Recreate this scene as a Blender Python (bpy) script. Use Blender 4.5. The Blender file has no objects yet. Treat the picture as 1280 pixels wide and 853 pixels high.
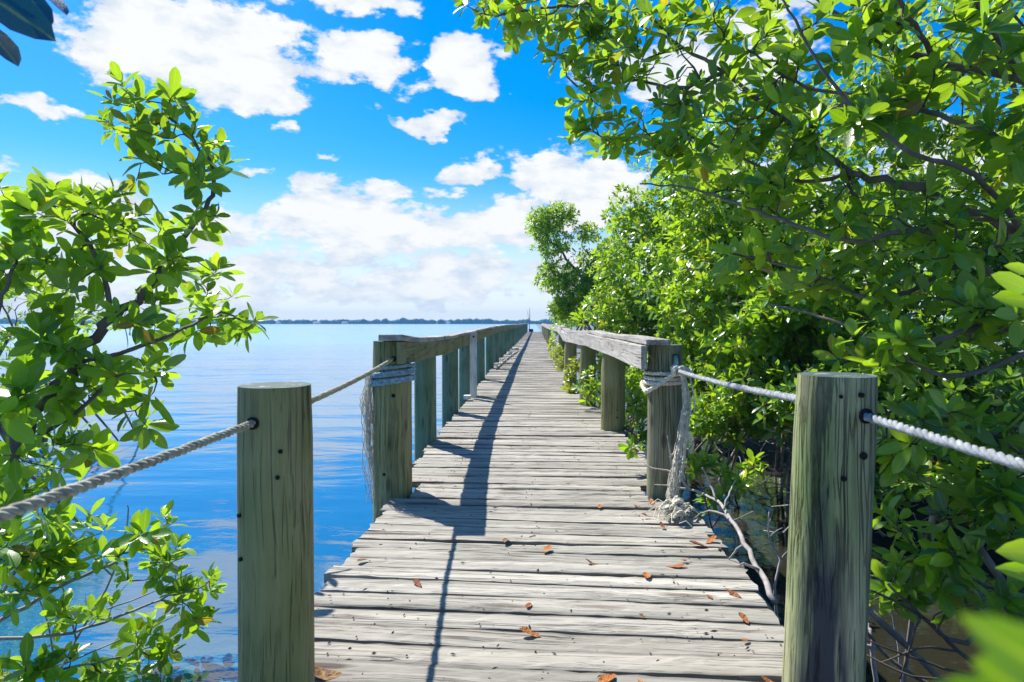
import bpy, math, random
import numpy as np
from mathutils import Vector, Matrix, Euler

random.seed(7)
RNG = np.random.default_rng(11)
sc = bpy.context.scene
COL = sc.collection

# ------------------------------------------------------------------ camera
EYE = 1.15                       # height of the lens above the deck boards (deck top is z = 0)
FPX = 800.0
cam_d = bpy.data.cameras.new('camera')
cam = bpy.data.objects.new('camera', cam_d)
COL.objects.link(cam)
cam.location = (0, 0, EYE)
cam.rotation_euler = (math.radians(90 - 1.68), 0, math.radians(2.0))
cam_d.lens = 22.5
cam_d.sensor_width = 36
cam_d.clip_start = 0.02
cam_d.clip_end = 30000
cam_d.dof.use_dof = True
cam_d.dof.focus_distance = 3.6
cam_d.dof.aperture_fstop = 5.8
sc.camera = cam
CR = cam.rotation_euler.to_matrix()


def ray(x, y):
    return CR @ Vector(((x - 640) / FPX, -(y - 426.5) / FPX, -1.0))


def P(x, y, Y):
    """point seen at photo pixel (x, y), Y metres along the boardwalk"""
    d = ray(x, y)
    return Vector((0, 0, EYE)) + d * (Y / d.y)


def G(x, y, z=0.0):
    """point seen at photo pixel (x, y) lying at height z"""
    d = ray(x, y)
    return Vector((0, 0, EYE)) + d * ((z - EYE) / d.z)


# ------------------------------------------------------------------ sun, sky, exposure
SUN_AZ, SUN_EL = math.radians(-39.5), math.radians(49)     # azimuth from +Y, towards -X
sun_dir = Vector((math.sin(SUN_AZ) * math.cos(SUN_EL), math.cos(SUN_AZ) * math.cos(SUN_EL), math.sin(SUN_EL)))
sd = bpy.data.lights.new('sun', 'SUN')
sd.energy = 5.0
sd.angle = math.radians(0.5)
sd.color = (1.0, 0.95, 0.86)
so = bpy.data.objects.new('sun', sd)
COL.objects.link(so)
so.rotation_euler = sun_dir.to_track_quat('Z', 'Y').to_euler()

sc.view_settings.view_transform = 'Standard'
sc.view_settings.look = 'None'
sc.view_settings.exposure = 0.82
sc.view_settings.gamma = 1.0
sc.view_settings.use_curve_mapping = False
sc.render.engine = 'CYCLES'
cy = sc.cycles
cy.use_denoising = True
try:
    cy.denoiser = 'OPENIMAGEDENOISE'
    cy.denoising_input_passes = 'RGB_ALBEDO_NORMAL'
except Exception:
    pass
cy.max_bounces = 6
cy.diffuse_bounces = 3
cy.glossy_bounces = 3
cy.transmission_bounces = 4
cy.volume_bounces = 0
cy.sample_clamp_indirect = 6


# ------------------------------------------------------------------ node helper
class NT:
    def __init__(s, tree):
        s.t = tree

    def n(s, typ, **kw):
        nd = s.t.nodes.new(typ)
        for k, v in kw.items():
            setattr(nd, k, v)
        return nd

    def put(s, sock, v):
        if isinstance(v, bpy.types.NodeSocket):
            s.t.links.new(v, sock)
        elif v is not None:
            sock.default_value = v

    def math(s, op, a, b=None, c=None, clamp=False):
        nd = s.n('ShaderNodeMath', operation=op, use_clamp=clamp)
        for i, v in enumerate((a, b, c)):
            if v is not None:
                s.put(nd.inputs[i], v)
        return nd.outputs[0]

    def vmath(s, op, a, b=None):
        nd = s.n('ShaderNodeVectorMath', operation=op)
        s.put(nd.inputs[0], a)
        if b is not None:
            s.put(nd.inputs[1], b)
        return nd.outputs[0]

    def mix(s, f, a, b, blend='MIX'):
        nd = s.n('ShaderNodeMix', data_type='RGBA', blend_type=blend)
        s.put(nd.inputs[0], f)
        s.put(nd.inputs[6], a if isinstance(a, bpy.types.NodeSocket) else (*a, 1))
        s.put(nd.inputs[7], b if isinstance(b, bpy.types.NodeSocket) else (*b, 1))
        return nd.outputs[2]

    def noise(s, vec, scale=1, detail=4, rough=.55, dist=0):
        nd = s.n('ShaderNodeTexNoise')
        if vec is not None:
            s.put(nd.inputs['Vector'], vec)
        nd.inputs['Scale'].default_value = scale
        nd.inputs['Detail'].default_value = detail
        nd.inputs['Roughness'].default_value = rough
        nd.inputs['Distortion'].default_value = dist
        return nd.outputs[0]

    def ramp(s, f, stops, interp='LINEAR'):
        nd = s.n('ShaderNodeValToRGB')
        nd.color_ramp.interpolation = interp
        e = nd.color_ramp.elements
        while len(e) < len(stops):
            e.new(.5)
        for el, (p, c) in zip(e, stops):
            el.position = p
            el.color = (*c, 1) if len(c) == 3 else c
        s.put(nd.inputs[0], f)
        return nd.outputs[0]

    def rng(s, f, a, b, c=0., d=1., smooth=False):
        nd = s.n('ShaderNodeMapRange')
        if smooth:
            nd.interpolation_type = 'SMOOTHSTEP'
        s.put(nd.inputs[0], f)
        for i, v in enumerate((a, b, c, d)):
            nd.inputs[i + 1].default_value = v
        return nd.outputs[0]

    def mapping(s, vec, scale=(1, 1, 1), loc=(0, 0, 0), rot=(0, 0, 0)):
        nd = s.n('ShaderNodeMapping')
        s.put(nd.inputs[0], vec)
        s.put(nd.inputs[1], loc)
        s.put(nd.inputs[2], rot)
        s.put(nd.inputs[3], scale)
        return nd.outputs[0]

    def bump(s, h, strength=.5, dist=.01, normal=None):
        nd = s.n('ShaderNodeBump')
        nd.inputs['Strength'].default_value = strength
        nd.inputs['Distance'].default_value = dist
        s.put(nd.inputs['Height'], h)
        if normal is not None:
            s.put(nd.inputs['Normal'], normal)
        return nd.outputs[0]


def new_mat(name):
    m = bpy.data.materials.new(name)
    m.use_nodes = True
    for nd in list(m.node_tree.nodes):
        m.node_tree.nodes.remove(nd)
    q = NT(m.node_tree)
    out = q.n('ShaderNodeOutputMaterial')
    return m, q, out


def principled(q, out, color, rough=.7, normal=None, spec=.4, **kw):
    b = q.n('ShaderNodeBsdfPrincipled')
    q.put(b.inputs['Base Color'], color if isinstance(color, bpy.types.NodeSocket) else (*color, 1))
    q.put(b.inputs['Roughness'], rough)
    q.put(b.inputs['Specular IOR Level'], spec)
    if normal is not None:
        q.put(b.inputs['Normal'], normal)
    for k, v in kw.items():
        q.put(b.inputs[k], v)
    q.put(out.inputs['Surface'], b.outputs[0])
    return b


# ------------------------------------------------------------------ world: sky with fair-weather clouds
w = bpy.data.worlds.new("World")
sc.world = w
w.use_nodes = True
q = NT(w.node_tree)
for nd in list(w.node_tree.nodes):
    w.node_tree.nodes.remove(nd)
wo = q.n('ShaderNodeOutputWorld')
bg = q.n('ShaderNodeBackground')
bg.inputs[1].default_value = 0.10
q.put(wo.inputs[0], bg.outputs[0])
sky = q.n('ShaderNodeTexSky', sky_type='NISHITA')
sky.sun_disc = False
sky.sun_elevation = SUN_EL
sky.sun_rotation = SUN_AZ
sky.air_density = 1.2
sky.dust_density = 0.4
sky.ozone_density = 3.0
hs = q.n('ShaderNodeHueSaturation')
hs.inputs['Hue'].default_value = 0.50
hs.inputs['Saturation'].default_value = 1.35
hs.inputs['Value'].default_value = 1.0
q.put(hs.inputs['Color'], q.mix(1.0, sky.outputs[0], (.62, .76, .98), 'MULTIPLY'))
tc = q.n('ShaderNodeTexCoord')
D = tc.outputs['Generated']
warp = q.n('ShaderNodeTexNoise')
q.put(warp.inputs['Vector'], q.vmath('MULTIPLY', D, (1, 1, 1.6)))
warp.inputs['Scale'].default_value = 7
warp.inputs['Detail'].default_value = 4
warp.inputs['Roughness'].default_value = .6
wv = q.vmath('MULTIPLY', q.vmath('SUBTRACT', warp.outputs['Color'], (.5, .5, .5)), (.16, .16, .10))
Dw = q.vmath('ADD', D, wv)
sep = q.n('ShaderNodeSeparateXYZ')
q.put(sep.inputs[0], Dw)
U = q.math('ARCTAN2', sep.outputs[0], sep.outputs[1])
V = q.math('ARCSINE', sep.outputs[2])
clouds = [  # photo x, y, radius x, radius y, weight
    (250, 60, 150, 74, 1.25), (330, 110, 70, 48, 1.1), (180, 25, 90, 40, 1.1), (430, 0, 85, 26, 1.0),
    (470, 84, 66, 34, 1.1), (597, 84, 44, 42, 1.15), (620, 112, 28, 18, .7), (528, 147, 52, 13, 1.0),
    (45, 126, 58, 15, .75), (100, 130, 25, 8, .6), (585, 214, 50, 20, .8), (365, 172, 28, 8, .5), (330, 210, 22, 8, .55), (418, 196, 18, 6, .5),
    (395, 262, 60, 40, 1.0), (440, 290, 80, 36, 1.1), (520, 285, 60, 30, 1.05), (590, 290, 75, 28, .95), (480, 245, 35, 14, .6),
    (545, 246, 40, 10, .6), (640, 285, 45, 36, .95), (735, 235, 85, 45, 1.15), (700, 275, 70, 30, 1.0), (290, 285, 70, 30, .9),
    (110, 260, 120, 45, .8), (20, 215, 30, 18, .5), (40, 330, 120, 40, .8), (860, 90, 90, 45, .9), (760, 95, 50, 22, .5), (980, 60, 80, 60, .7),
    (1180, 220, 120, 60, .8), (960, 250, 110, 60, .8), (330, 345, 160, 32, .8), (560, 350, 190, 28, .78), (720, 350, 120, 30, .75), (130, 380, 220, 24, .9),
    (-160, 120, 120, 50, 1.0), (-220, 280, 160, 50, 1.0), (1450, 120, 150, 70, 1.0), (1420, 320, 160, 40, 1.0),
    (250, -120, 120, 45, .9), (640, -180, 150, 60, 1.0), (1000, -130, 110, 40, .9)]
acc = None
for (px, py, rx, ry, wt) in clouds:
    d0 = ray(px, py).normalized()
    u0, v0 = math.atan2(d0.x, d0.y), math.asin(d0.z)
    d1 = ray(px + rx, py).normalized()
    d2 = ray(px, py - ry).normalized()
    a = abs(math.atan2(d1.x, d1.y) - u0)
    b = abs(math.asin(d2.z) - v0)
    du = q.math('MULTIPLY', q.math('SUBTRACT', U, u0), 1 / a)
    dv = q.math('MULTIPLY', q.math('SUBTRACT', V, v0), 1 / b)
    r2 = q.math('ADD', q.math('MULTIPLY', du, du), q.math('MULTIPLY', dv, dv))
    f = q.math('MULTIPLY', q.math('SUBTRACT', 1.0, q.math('MULTIPLY', r2, .62)), wt)
    acc = f if acc is None else q.math('SMOOTH_MAX', acc, f, .25)
# the rest of the dome, outside the photograph's field: the same scattered cumulus
sepD = q.n('ShaderNodeSeparateXYZ')
q.put(sepD.inputs[0], D)
dpl = q.math('MAXIMUM', sepD.outputs[2], .05)
pl = q.n('ShaderNodeCombineXYZ')
q.put(pl.inputs[0], q.math('DIVIDE', sepD.outputs[0], dpl))
q.put(pl.inputs[1], q.math('DIVIDE', sepD.outputs[1], dpl))
gen = q.rng(q.noise(pl.outputs[0], .9, 3, .5), .46, .72, -.8, 1.0)
fdir = ray(640, 250).normalized()
dotn = q.n('ShaderNodeVectorMath', operation='DOT_PRODUCT')
q.put(dotn.inputs[0], D)
dotn.inputs[1].default_value = fdir
outside = q.rng(dotn.outputs['Value'], .62, .72, 1, 0, True)
acc = q.math('MAXIMUM', acc, q.math('SUBTRACT', gen, q.math('MULTIPLY', q.math('SUBTRACT', 1.0, outside), 3.)))
det = q.noise(q.vmath('MULTIPLY', D, (1, 1, 1.9)), 15, 8, .62)
det2 = q.noise(q.vmath('MULTIPLY', D, (1, 1, 2.4)), 46, 6, .65)
dens = q.math('ADD', q.math('ADD', acc, q.math('MULTIPLY', q.math('SUBTRACT', det, .5), 2.3)), q.math('MULTIPLY', q.math('SUBTRACT', det2, .5), .7))
mask = q.rng(dens, .24, .60, 0, 1, True)
shade_n = q.noise(q.vmath('MULTIPLY', q.vmath('ADD', D, (0, 0, .02)), (1, 1, 2.6)), 16, 7, .62)
lit = q.rng(q.math('ADD', q.math('MULTIPLY', dens, .30), shade_n), .52, .80, 0, 1)
ccol = q.mix(lit, (3.9, 4.45, 5.15), (5.6, 5.7, 5.75))
# pale band low over the horizon
hz = q.rng(sepD.outputs[2], .0, .24, .8, 0, True)
base = q.mix(hz, hs.outputs[0], (5.6, 5.8, 5.9))
q.put(bg.inputs[0], q.mix(mask, base, ccol))


# ------------------------------------------------------------------ mesh helpers
def link(o, parent=None):
    COL.objects.link(o)
    if parent is not None:
        o.parent = parent
    return o


def tag(o, label=None, cat=None, group=None, kind=None):
    if label:
        o['label'] = label
    if cat:
        o['category'] = cat
    if group:
        o['group'] = group
    if kind:
        o['kind'] = kind
    return o


def empty(name, loc=(0, 0, 0), **kw):
    o = bpy.data.objects.new(name, None)
    o.location = loc
    o.empty_display_size = .1
    link(o)
    return tag(o, **kw)


class MB:
    def __init__(s):
        s.v, s.f, s.n = [], [], 0

    def add(s, verts, faces):
        s.v.append(np.asarray(verts, float).reshape(-1, 3))
        s.f += [tuple(i + s.n for i in f) for f in faces]
        s.n += len(s.v[-1])
        return s

    def box(s, c, size, rot=None):
        hx, hy, hz_ = [k / 2 for k in size]
        vs = [Vector((x, y, z)) for x in (-hx, hx) for y in (-hy, hy) for z in (-hz_, hz_)]
        if rot is not None:
            vs = [rot @ v for v in vs]
        vs = [tuple(v + Vector(c)) for v in vs]
        return s.add(vs, [(0, 1, 3, 2), (4, 6, 7, 5), (0, 4, 5, 1), (2, 3, 7, 6), (0, 2, 6, 4), (1, 5, 7, 3)])

    def tube(s, pts, rad, sides=6, caps=True, lump=0, twist=0):
        pts = np.asarray([tuple(p) for p in pts], float)
        n = len(pts)
        rad = np.full(n, rad, float) if np.isscalar(rad) else np.asarray(rad, float)
        tg = np.gradient(pts, axis=0)
        tg /= np.linalg.norm(tg, axis=1)[:, None] + 1e-12
        ref = np.array([0, 0, 1.]) if abs(tg[0][2]) < .9 else np.array([1., 0, 0])
        u = np.cross(tg[0], ref)
        u /= np.linalg.norm(u)
        vs = []
        for i in range(n):
            u = u - tg[i] * np.dot(u, tg[i])
            u /= np.linalg.norm(u) + 1e-12
            v2 = np.cross(tg[i], u)
            for k in range(sides):
                a = 2 * math.pi * k / sides + twist * i
                r = rad[i] * (1 + (lump * (random.random() - .5) if lump else 0))
                vs.append(pts[i] + r * (math.cos(a) * u + math.sin(a) * v2))
        fs = [(i * sides + k, i * sides + (k + 1) % sides, (i + 1) * sides + (k + 1) % sides, (i + 1) * sides + k)
              for i in range(n - 1) for k in range(sides)]
        if caps:
            fs.append(tuple(range(sides))[::-1])
            fs.append(tuple(range((n - 1) * sides, n * sides)))
        return s.add(vs, fs)

    def mesh(s, name, mat, smooth=False):
        me = bpy.data.meshes.new(name)
        me.from_pydata(np.concatenate(s.v).tolist(), [], s.f)
        me.materials.append(mat)
        if smooth:
            me.polygons.foreach_set('use_smooth', [True] * len(me.polygons))
        me.update()
        return me

    def build(s, name, mat, parent=None, smooth=False):
        o = bpy.data.objects.new(name, s.mesh(name, mat, smooth))
        return link(o, parent)


def smooth_path(pts, n=8):
    """Catmull-Rom through the points"""
    p = [Vector(a) for a in pts]
    p = [p[0] * 2 - p[1]] + p + [p[-1] * 2 - p[-2]]
    out = []
    for i in range(1, len(p) - 2):
        for k in range(n):
            t = k / n
            a, b, c, d = p[i - 1], p[i], p[i + 1], p[i + 2]
            out.append(.5 * ((2 * b) + (c - a) * t + (2 * a - 5 * b + 4 * c - d) * t * t + (3 * b - a - 3 * c + d) * t ** 3))
    out.append(p[-2])
    return out


def interp(tab, x):
    xs, ys = zip(*tab)
    return float(np.interp(x, xs, ys))


# ------------------------------------------------------------------ materials
def wood_mat(name, axis, pale, mid, dark, green=None, green_amt=.0, patch=None, bump=.6, scale=1.0, knots=True, crack=.36, purple=.25, edge=0):
    m, q, out = new_mat(name)
    tc = q.n('ShaderNodeTexCoord')
    oi = q.n('ShaderNodeObjectInfo')
    off = q.vmath('MULTIPLY', (1, 1, 1), (0, 0, 0))
    cmb = q.n('ShaderNodeCombineXYZ')
    r = oi.outputs['Random']
    q.put(cmb.inputs[0], q.math('MULTIPLY', r, 37.))
    q.put(cmb.inputs[1], q.math('MULTIPLY', r, 91.))
    q.put(cmb.inputs[2], q.math('MULTIPLY', r, 53.))
    co = q.vmath('ADD', tc.outputs['Object'], cmb.outputs[0])
    st = {'x': (1, 26, 26), 'y': (26, 1, 26), 'z': (26, 26, 1)}[axis]
    # wandering grain
    wn = q.n('ShaderNodeTexNoise')
    q.put(wn.inputs['Vector'], q.vmath('MULTIPLY', co, tuple(1.3 if k == 1 else 3 for k in st)))
    wn.inputs['Scale'].default_value = 1.0
    wn.inputs['Detail'].default_value = 2
    cow = q.vmath('ADD', co, q.vmath('MULTIPLY', q.vmath('SUBTRACT', wn.outputs['Color'], (.5, .5, .5)), tuple(0 if k == 1 else .05 for k in st)))
    g1 = q.noise(q.vmath('MULTIPLY', cow, tuple(k * scale for k in st)), 1.0, 6, .62)
    g2 = q.noise(q.vmath('MULTIPLY', cow, tuple((3.0 if k == 1 else 150) * scale for k in st)), 1.0, 4, .6)
    g3 = q.noise(q.vmath('MULTIPLY', cow, tuple((.55 if k == 1 else 9) * scale for k in st)), 1.0, 4, .6)
    blot = q.noise(co, 2.2, 5, .6)
    c = q.mix(q.rng(g1, .38, .60), mid, pale)
    c = q.mix(q.rng(g3, .46, .60, 0, .7), c, tuple(a * .58 for a in mid))
    c = q.mix(q.rng(g2, .52, .60, 0, .7), c, tuple(a * .45 for a in mid))
    c = q.mix(q.math('MULTIPLY', q.rng(r, .5, 1., 0, 1), purple), c, (mid[0] * .82, mid[1] * .68, mid[2] * .66))
    if green:
        gm = q.rng(q.noise(q.vmath('MULTIPLY', co, tuple(.8 if k == 1 else 3.5 for k in st)), 1.0, 5, .65), .38, .6, 0, green_amt)
        c = q.mix(gm, c, green)
    ck = q.rng(g1, crack - .04, crack + .015, 1, 0)
    ck2 = q.rng(g2, .34, .39, 1, 0)
    ln1 = q.noise(q.vmath('MULTIPLY', cow, tuple((.45 if k == 1 else 13) * scale for k in st)), 1.0, 2, .4)
    lc1 = q.rng(q.math('ABSOLUTE', q.math('SUBTRACT', ln1, .5)), .004, .016, 1, 0)
    ln2 = q.noise(q.vmath('MULTIPLY', q.vmath('ADD', cow, (7., 3., 5.)), tuple((.8 if k == 1 else 34) * scale for k in st)), 1.0, 2, .4)
    lc2 = q.rng(q.math('ABSOLUTE', q.math('SUBTRACT', ln2, .47)), .004, .02, 1, 0)
    c = q.mix(q.math('MULTIPLY', q.math('FRACT', q.math('MULTIPLY', r, 17.3)), .5), c, tuple(a * .85 for a in mid))
    gate = q.rng(q.noise(co, 2.6, 3, .5), .44, .56, 0, 1)
    lc = q.math('MULTIPLY', q.math('MAXIMUM', lc1, q.math('MULTIPLY', lc2, .75)), gate)
    ckm = q.math('MAXIMUM', q.math('MAXIMUM', ck, q.math('MULTIPLY', ck2, .6)), lc)
    c = q.mix(q.math('MULTIPLY', ckm, .82), c, dark)
    if knots:
        vo = q.n('ShaderNodeTexVoronoi')
        q.put(vo.inputs['Vector'], q.vmath('MULTIPLY', co, tuple(2.2 if k == 1 else 6.5 for k in st)))
        vo.inputs['Scale'].default_value = 1.0
        kn = q.rng(vo.outputs['Distance'], .10, .16, .85, 0)
        c = q.mix(kn, c, (dark[0] * 1.3, dark[1] * 1.0, dark[2] * .8))
    c = q.mix(q.rng(blot, .35, .7, 0, .35), c, tuple(a * 1.15 for a in pale))
    if patch:  # a dark stain with a shape of its own: (z centre, half height, angle side, colour)
        cx, cy_, cz, rx, ry, rz, col = patch
        pn = q.vmath('MULTIPLY', q.vmath('SUBTRACT', tc.outputs['Object'], (cx, cy_, cz)), (1 / rx, 1 / ry, 1 / rz))
        ln = q.n('ShaderNodeVectorMath', operation='LENGTH')
        q.put(ln.inputs[0], pn)
        nz = q.noise(q.vmath('MULTIPLY', co, (30, 30, 2.5)), 1.0, 4, .6)
        pm = q.rng(q.math('ADD', ln.outputs['Value'], q.math('MULTIPLY', q.math('SUBTRACT', nz, .5), 2.4)), .6, 1.25, .9, 0)
        c = q.mix(pm, c, col)
    if edge:   # boards are worn dark along their long edges
        se = q.n('ShaderNodeSeparateXYZ')
        q.put(se.inputs[0], tc.outputs['Object'])
        ed = q.math('ADD', q.math('ABSOLUTE', se.outputs[1]), q.math('MULTIPLY', q.math('SUBTRACT', g3, .5), .05))
        c = q.mix(q.rng(ed, .047, .064, 0, edge), c, tuple(a * .42 for a in mid))
    h = q.math('ADD', q.math('MULTIPLY', g1, .7), q.math('ADD', q.math('MULTIPLY', g2, .25), q.math('MULTIPLY', ckm, -.9)))
    nrm = q.bump(h, bump, .008)
    principled(q, out, c, q.rng(g1, .3, .7, .9, .7), nrm, .25)
    return m


M_DECK = wood_mat('weathered_deck_wood', 'x', (.54, .505, .44), (.28, .26, .225), (.05, .042, .036), green=(.30, .31, .22), green_amt=.3, bump=.8, crack=.37, edge=.65, purple=.4)
M_RAILG = wood_mat('green_rail_wood', 'y', (.33, .33, .20), (.20, .21, .10), (.035, .045, .02), green=(.14, .19, .04), green_amt=.6, bump=.6)  # dull green boards with greener noise patches
M_RAILW = wood_mat('bleached_rail_wood', 'y', (.56, .535, .48), (.40, .375, .33), (.07, .06, .05), bump=.8)
M_CAP = wood_mat('grey_cap_wood', 'y', (.50, .48, .44), (.34, .32, .28), (.06, .055, .05), bump=.8)
M_POST = wood_mat('algae_green_post_wood', 'z', (.46, .41, .22), (.25, .23, .10), (.02, .022, .012), green=(.16, .20, .05), green_amt=.7, bump=1.0, crack=.36)
M_POSTT = wood_mat('teal_green_post_wood', 'z', (.25, .33, .24), (.13, .20, .14), (.02, .035, .03), green=(.10, .20, .09), green_amt=.6, bump=.7, crack=.31)
M_POSTR = wood_mat('split_grey_green_post_wood', 'z', (.52, .49, .30), (.27, .27, .13), (.02, .02, .015), green=(.14, .24, .06), green_amt=.9, bump=1.2, crack=.40,
                   patch=(-.032, -.10, .20, .055, .12, .46, (.025, .03, .05)))
M_POSTB = wood_mat('cracked_brown_post_wood', 'z', (.36, .34, .24), (.20, .19, .12), (.03, .028, .022), green=(.15, .20, .07), green_amt=.55, bump=1.0, crack=.38)
M_UNDER = wood_mat('dark_stringer_wood', 'y', (.14, .13, .09), (.08, .075, .05), (.015, .014, .012), bump=.5, knots=False)  # much darker brown than the deck boards
M_WHITE = wood_mat('chipped_white_paint_wood', 'z', (.78, .76, .70), (.66, .64, .58), (.2, .18, .15), bump=.4, knots=False, crack=.30, purple=0)


def simple_mat(name, col, rough=.7, var=.25, nscale=20, bump=.3, spec=.3):
    m, q, out = new_mat(name)
    tc = q.n('ShaderNodeTexCoord')
    n = q.noise(tc.outputs['Object'], nscale, 5, .6)
    c = q.mix(q.rng(n, .3, .7), tuple(a * (1 - var) for a in col), tuple(min(1, a * (1 + var)) for a in col))
    principled(q, out, c, rough, q.bump(n, bump, .004), spec)
    return m


M_ROPE_TAN = simple_mat('weathered_tan_rope', (.36, .35, .26), .95, .45, 40, .8)
M_ROPE_WHITE = simple_mat('bleached_white_rope', (.29, .31, .32), .95, .5, 38, .8)
M_ROPE_CREAM = simple_mat('cream_knotted_rope', (.66, .62, .51), .95, .35, 45, .8)
M_ROPE_BLUE = simple_mat('blue_grey_rope', (.24, .36, .44), .9, .5, 45, .8)
M_FRAY = simple_mat('frayed_fibre', (.62, .59, .51), .95, .25, 50, .5)
M_HOLE = simple_mat('dark_drilled_hole', (.012, .012, .012), .9)
M_PIPE = simple_mat('pale_green_hose', (.30, .42, .36), .5)
M_RUST = simple_mat('rusty_nail', (.07, .045, .035), .6)
M_BARK = simple_mat('grey_brown_mangrove_bark', (.15, .125, .10), .85, .4, 14, .8)
M_TWIG = simple_mat('dark_twig_bark', (.10, .075, .06), .8, .4, 20, .5)
M_DEAD = simple_mat('bleached_dead_wood', (.34, .31, .285), .85, .4, 18, .8)
M_ROOT = simple_mat('pale_prop_root_bark', (.20, .17, .15), .85, .5, 10, .8)
M_BROWNLEAF = None

# end grain on the cut tops of the posts
m, q, out = new_mat('teal_end_grain')
tc = q.n('ShaderNodeTexCoord')
wv_ = q.n('ShaderNodeTexWave', wave_type='RINGS', rings_direction='Z')
q.put(wv_.inputs['Vector'], tc.outputs['Object'])
wv_.inputs['Scale'].default_value = 45
wv_.inputs['Distortion'].default_value = 2
nn = q.noise(tc.outputs['Object'], 28, 5, .6)
c = q.mix(wv_.outputs[1], (.03, .055, .055), (.07, .12, .105))
c = q.mix(q.rng(nn, .56, .66), c, (.26, .24, .21))
principled(q, out, c, .8, q.bump(nn, .6, .006))
M_END = m


def leaf_mat(name, stops, trans, tfac=.42, gloss=.22):
    m, q, out = new_mat(name)
    at = q.n('ShaderNodeAttribute', attribute_name='tint')
    sp = q.n('ShaderNodeSeparateColor')
    q.put(sp.inputs[0], at.outputs['Color'])
    t, ac, al = sp.outputs[0], sp.outputs[1], sp.outputs[2]
    c = q.ramp(t, stops)
    rib = q.rng(q.math('ABSOLUTE', q.math('SUBTRACT', ac, .5)), .02, .07, 1, 0)
    c2 = q.mix(q.math('MULTIPLY', rib, .45), c, (.30, .38, .10))
    gm = q.n('ShaderNodeNewGeometry')
    c2 = q.mix(q.math('MULTIPLY', gm.outputs['Backfacing'], .5), c2, (.16, .24, .07))
    tcn = q.n('ShaderNodeTexCoord')
    vn = q.noise(tcn.outputs['Object'], 40, 4, .6)
    c2 = q.mix(q.rng(vn, .40, .75, 0, .4), c2, (.015, .05, .012))
    vs_ = q.noise(tcn.outputs['Object'], 17, 3, .6)
    c2 = q.mix(q.rng(vs_, .68, .72, 0, .8), c2, (.22, .12, .03))
    b = q.n('ShaderNodeBsdfPrincipled')
    q.put(b.inputs['Base Color'], c2)
    q.put(b.inputs['Roughness'], q.rng(vn, .3, .7, gloss, gloss + .18))
    q.put(b.inputs['Specular IOR Level'], .7)
    q.put(b.inputs['Normal'], q.bump(vn, .25, .003))
    tr = q.n('ShaderNodeBsdfTranslucent')
    tcol = q.mix(.35, q.mix(1.0, c2, (2.75, 2.6, .6), 'MULTIPLY'), trans)
    q.put(tr.inputs[0], tcol)
    mx = q.n('ShaderNodeMixShader')
    mx.inputs[0].default_value = tfac
    q.put(mx.inputs[1], b.outputs[0])
    q.put(mx.inputs[2], tr.outputs[0])
    q.put(out.inputs['Surface'], mx.outputs[0])
    return m


M_LEAF = leaf_mat('mangrove_leaf', [(0, (.022, .10, .014)), (.3, (.06, .19, .012)), (.6, (.13, .29, .014)), (.85, (.24, .39, .03)), (.965, (.38, .38, .03)), (.985, (.26, .12, .03)), (1, (.12, .06, .03))], (.48, .66, .01), .46)
M_LEAFD = leaf_mat('deep_green_mangrove_leaf', [(0, (.015, .085, .022)), (.4, (.05, .17, .014)), (.75, (.15, .31, .018)), (.97, (.20, .30, .03)), (1, (.24, .12, .03))], (.42, .62, .01), .46)
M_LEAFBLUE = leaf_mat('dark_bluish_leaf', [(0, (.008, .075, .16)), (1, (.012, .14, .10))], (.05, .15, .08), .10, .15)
M_LEAFY = leaf_mat('yellow_green_shrub_leaf', [(0, (.12, .19, .02)), (.5, (.22, .29, .025)), (1, (.38, .40, .05))], (.5, .55, .04), .45)

# water
m, q, out = new_mat('bay_water')
tc = q.n('ShaderNodeTexCoord')
ob = tc.outputs['Object']
n1 = q.noise(q.mapping(ob, (.30, .80, 1), rot=(0, 0, .12)), 1.0, 2, .45, .8)
n2 = q.noise(q.mapping(ob, (2.0, 4.6, 1), rot=(0, 0, -.1)), 1.0, 4, .55, .4)
n3 = q.noise(q.mapping(ob, (7, 14, 1)), 1.0, 3, .5)
h = q.math('ADD', q.math('ADD', q.math('MULTIPLY', n1, 1.0), q.math('MULTIPLY', n2, .15)), q.math('MULTIPLY', n3, .025))
big = q.noise(q.mapping(ob, (.05, .16, 1)), 1.0, 4, .6)
sx = q.n('ShaderNodeSeparateXYZ')
q.put(sx.inputs[0], ob)
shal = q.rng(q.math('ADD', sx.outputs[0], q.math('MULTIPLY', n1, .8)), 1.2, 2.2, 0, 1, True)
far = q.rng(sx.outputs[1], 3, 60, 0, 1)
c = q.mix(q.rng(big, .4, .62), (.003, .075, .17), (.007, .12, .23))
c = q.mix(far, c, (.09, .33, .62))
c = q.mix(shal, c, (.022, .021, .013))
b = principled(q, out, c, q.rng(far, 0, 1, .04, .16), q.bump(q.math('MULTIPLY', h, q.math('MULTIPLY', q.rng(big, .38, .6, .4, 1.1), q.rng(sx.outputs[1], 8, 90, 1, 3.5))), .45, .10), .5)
q.put(b.inputs['IOR'], q.rng(shal, 0, 1, 2.3, 1.30))
M_WATER = m

# mud under the mangroves
m, q, out = new_mat('dark_mud')
tc = q.n('ShaderNodeTexCoord')
n1 = q.noise(tc.outputs['Object'], 3, 6, .65)
n2 = q.noise(tc.outputs['Object'], 30, 5, .65)
c = q.mix(q.rng(n1, .35, .65), (.008, .007, .006), (.022, .019, .015))
principled(q, out, c, .85, q.bump(q.math('ADD', n1, q.math('MULTIPLY', n2, .3)), 1.0, .05), .15)
M_MUD = m

M_FARTREE = simple_mat('distant_treeline_foliage', (.03, .075, .05), .9, .4, .02, .0)
M_FARHOUSE = simple_mat('distant_white_wall', (.75, .75, .72), .8, .05)
M_FARROOF = simple_mat('distant_grey_roof', (.25, .22, .2), .8, .05)

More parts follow.
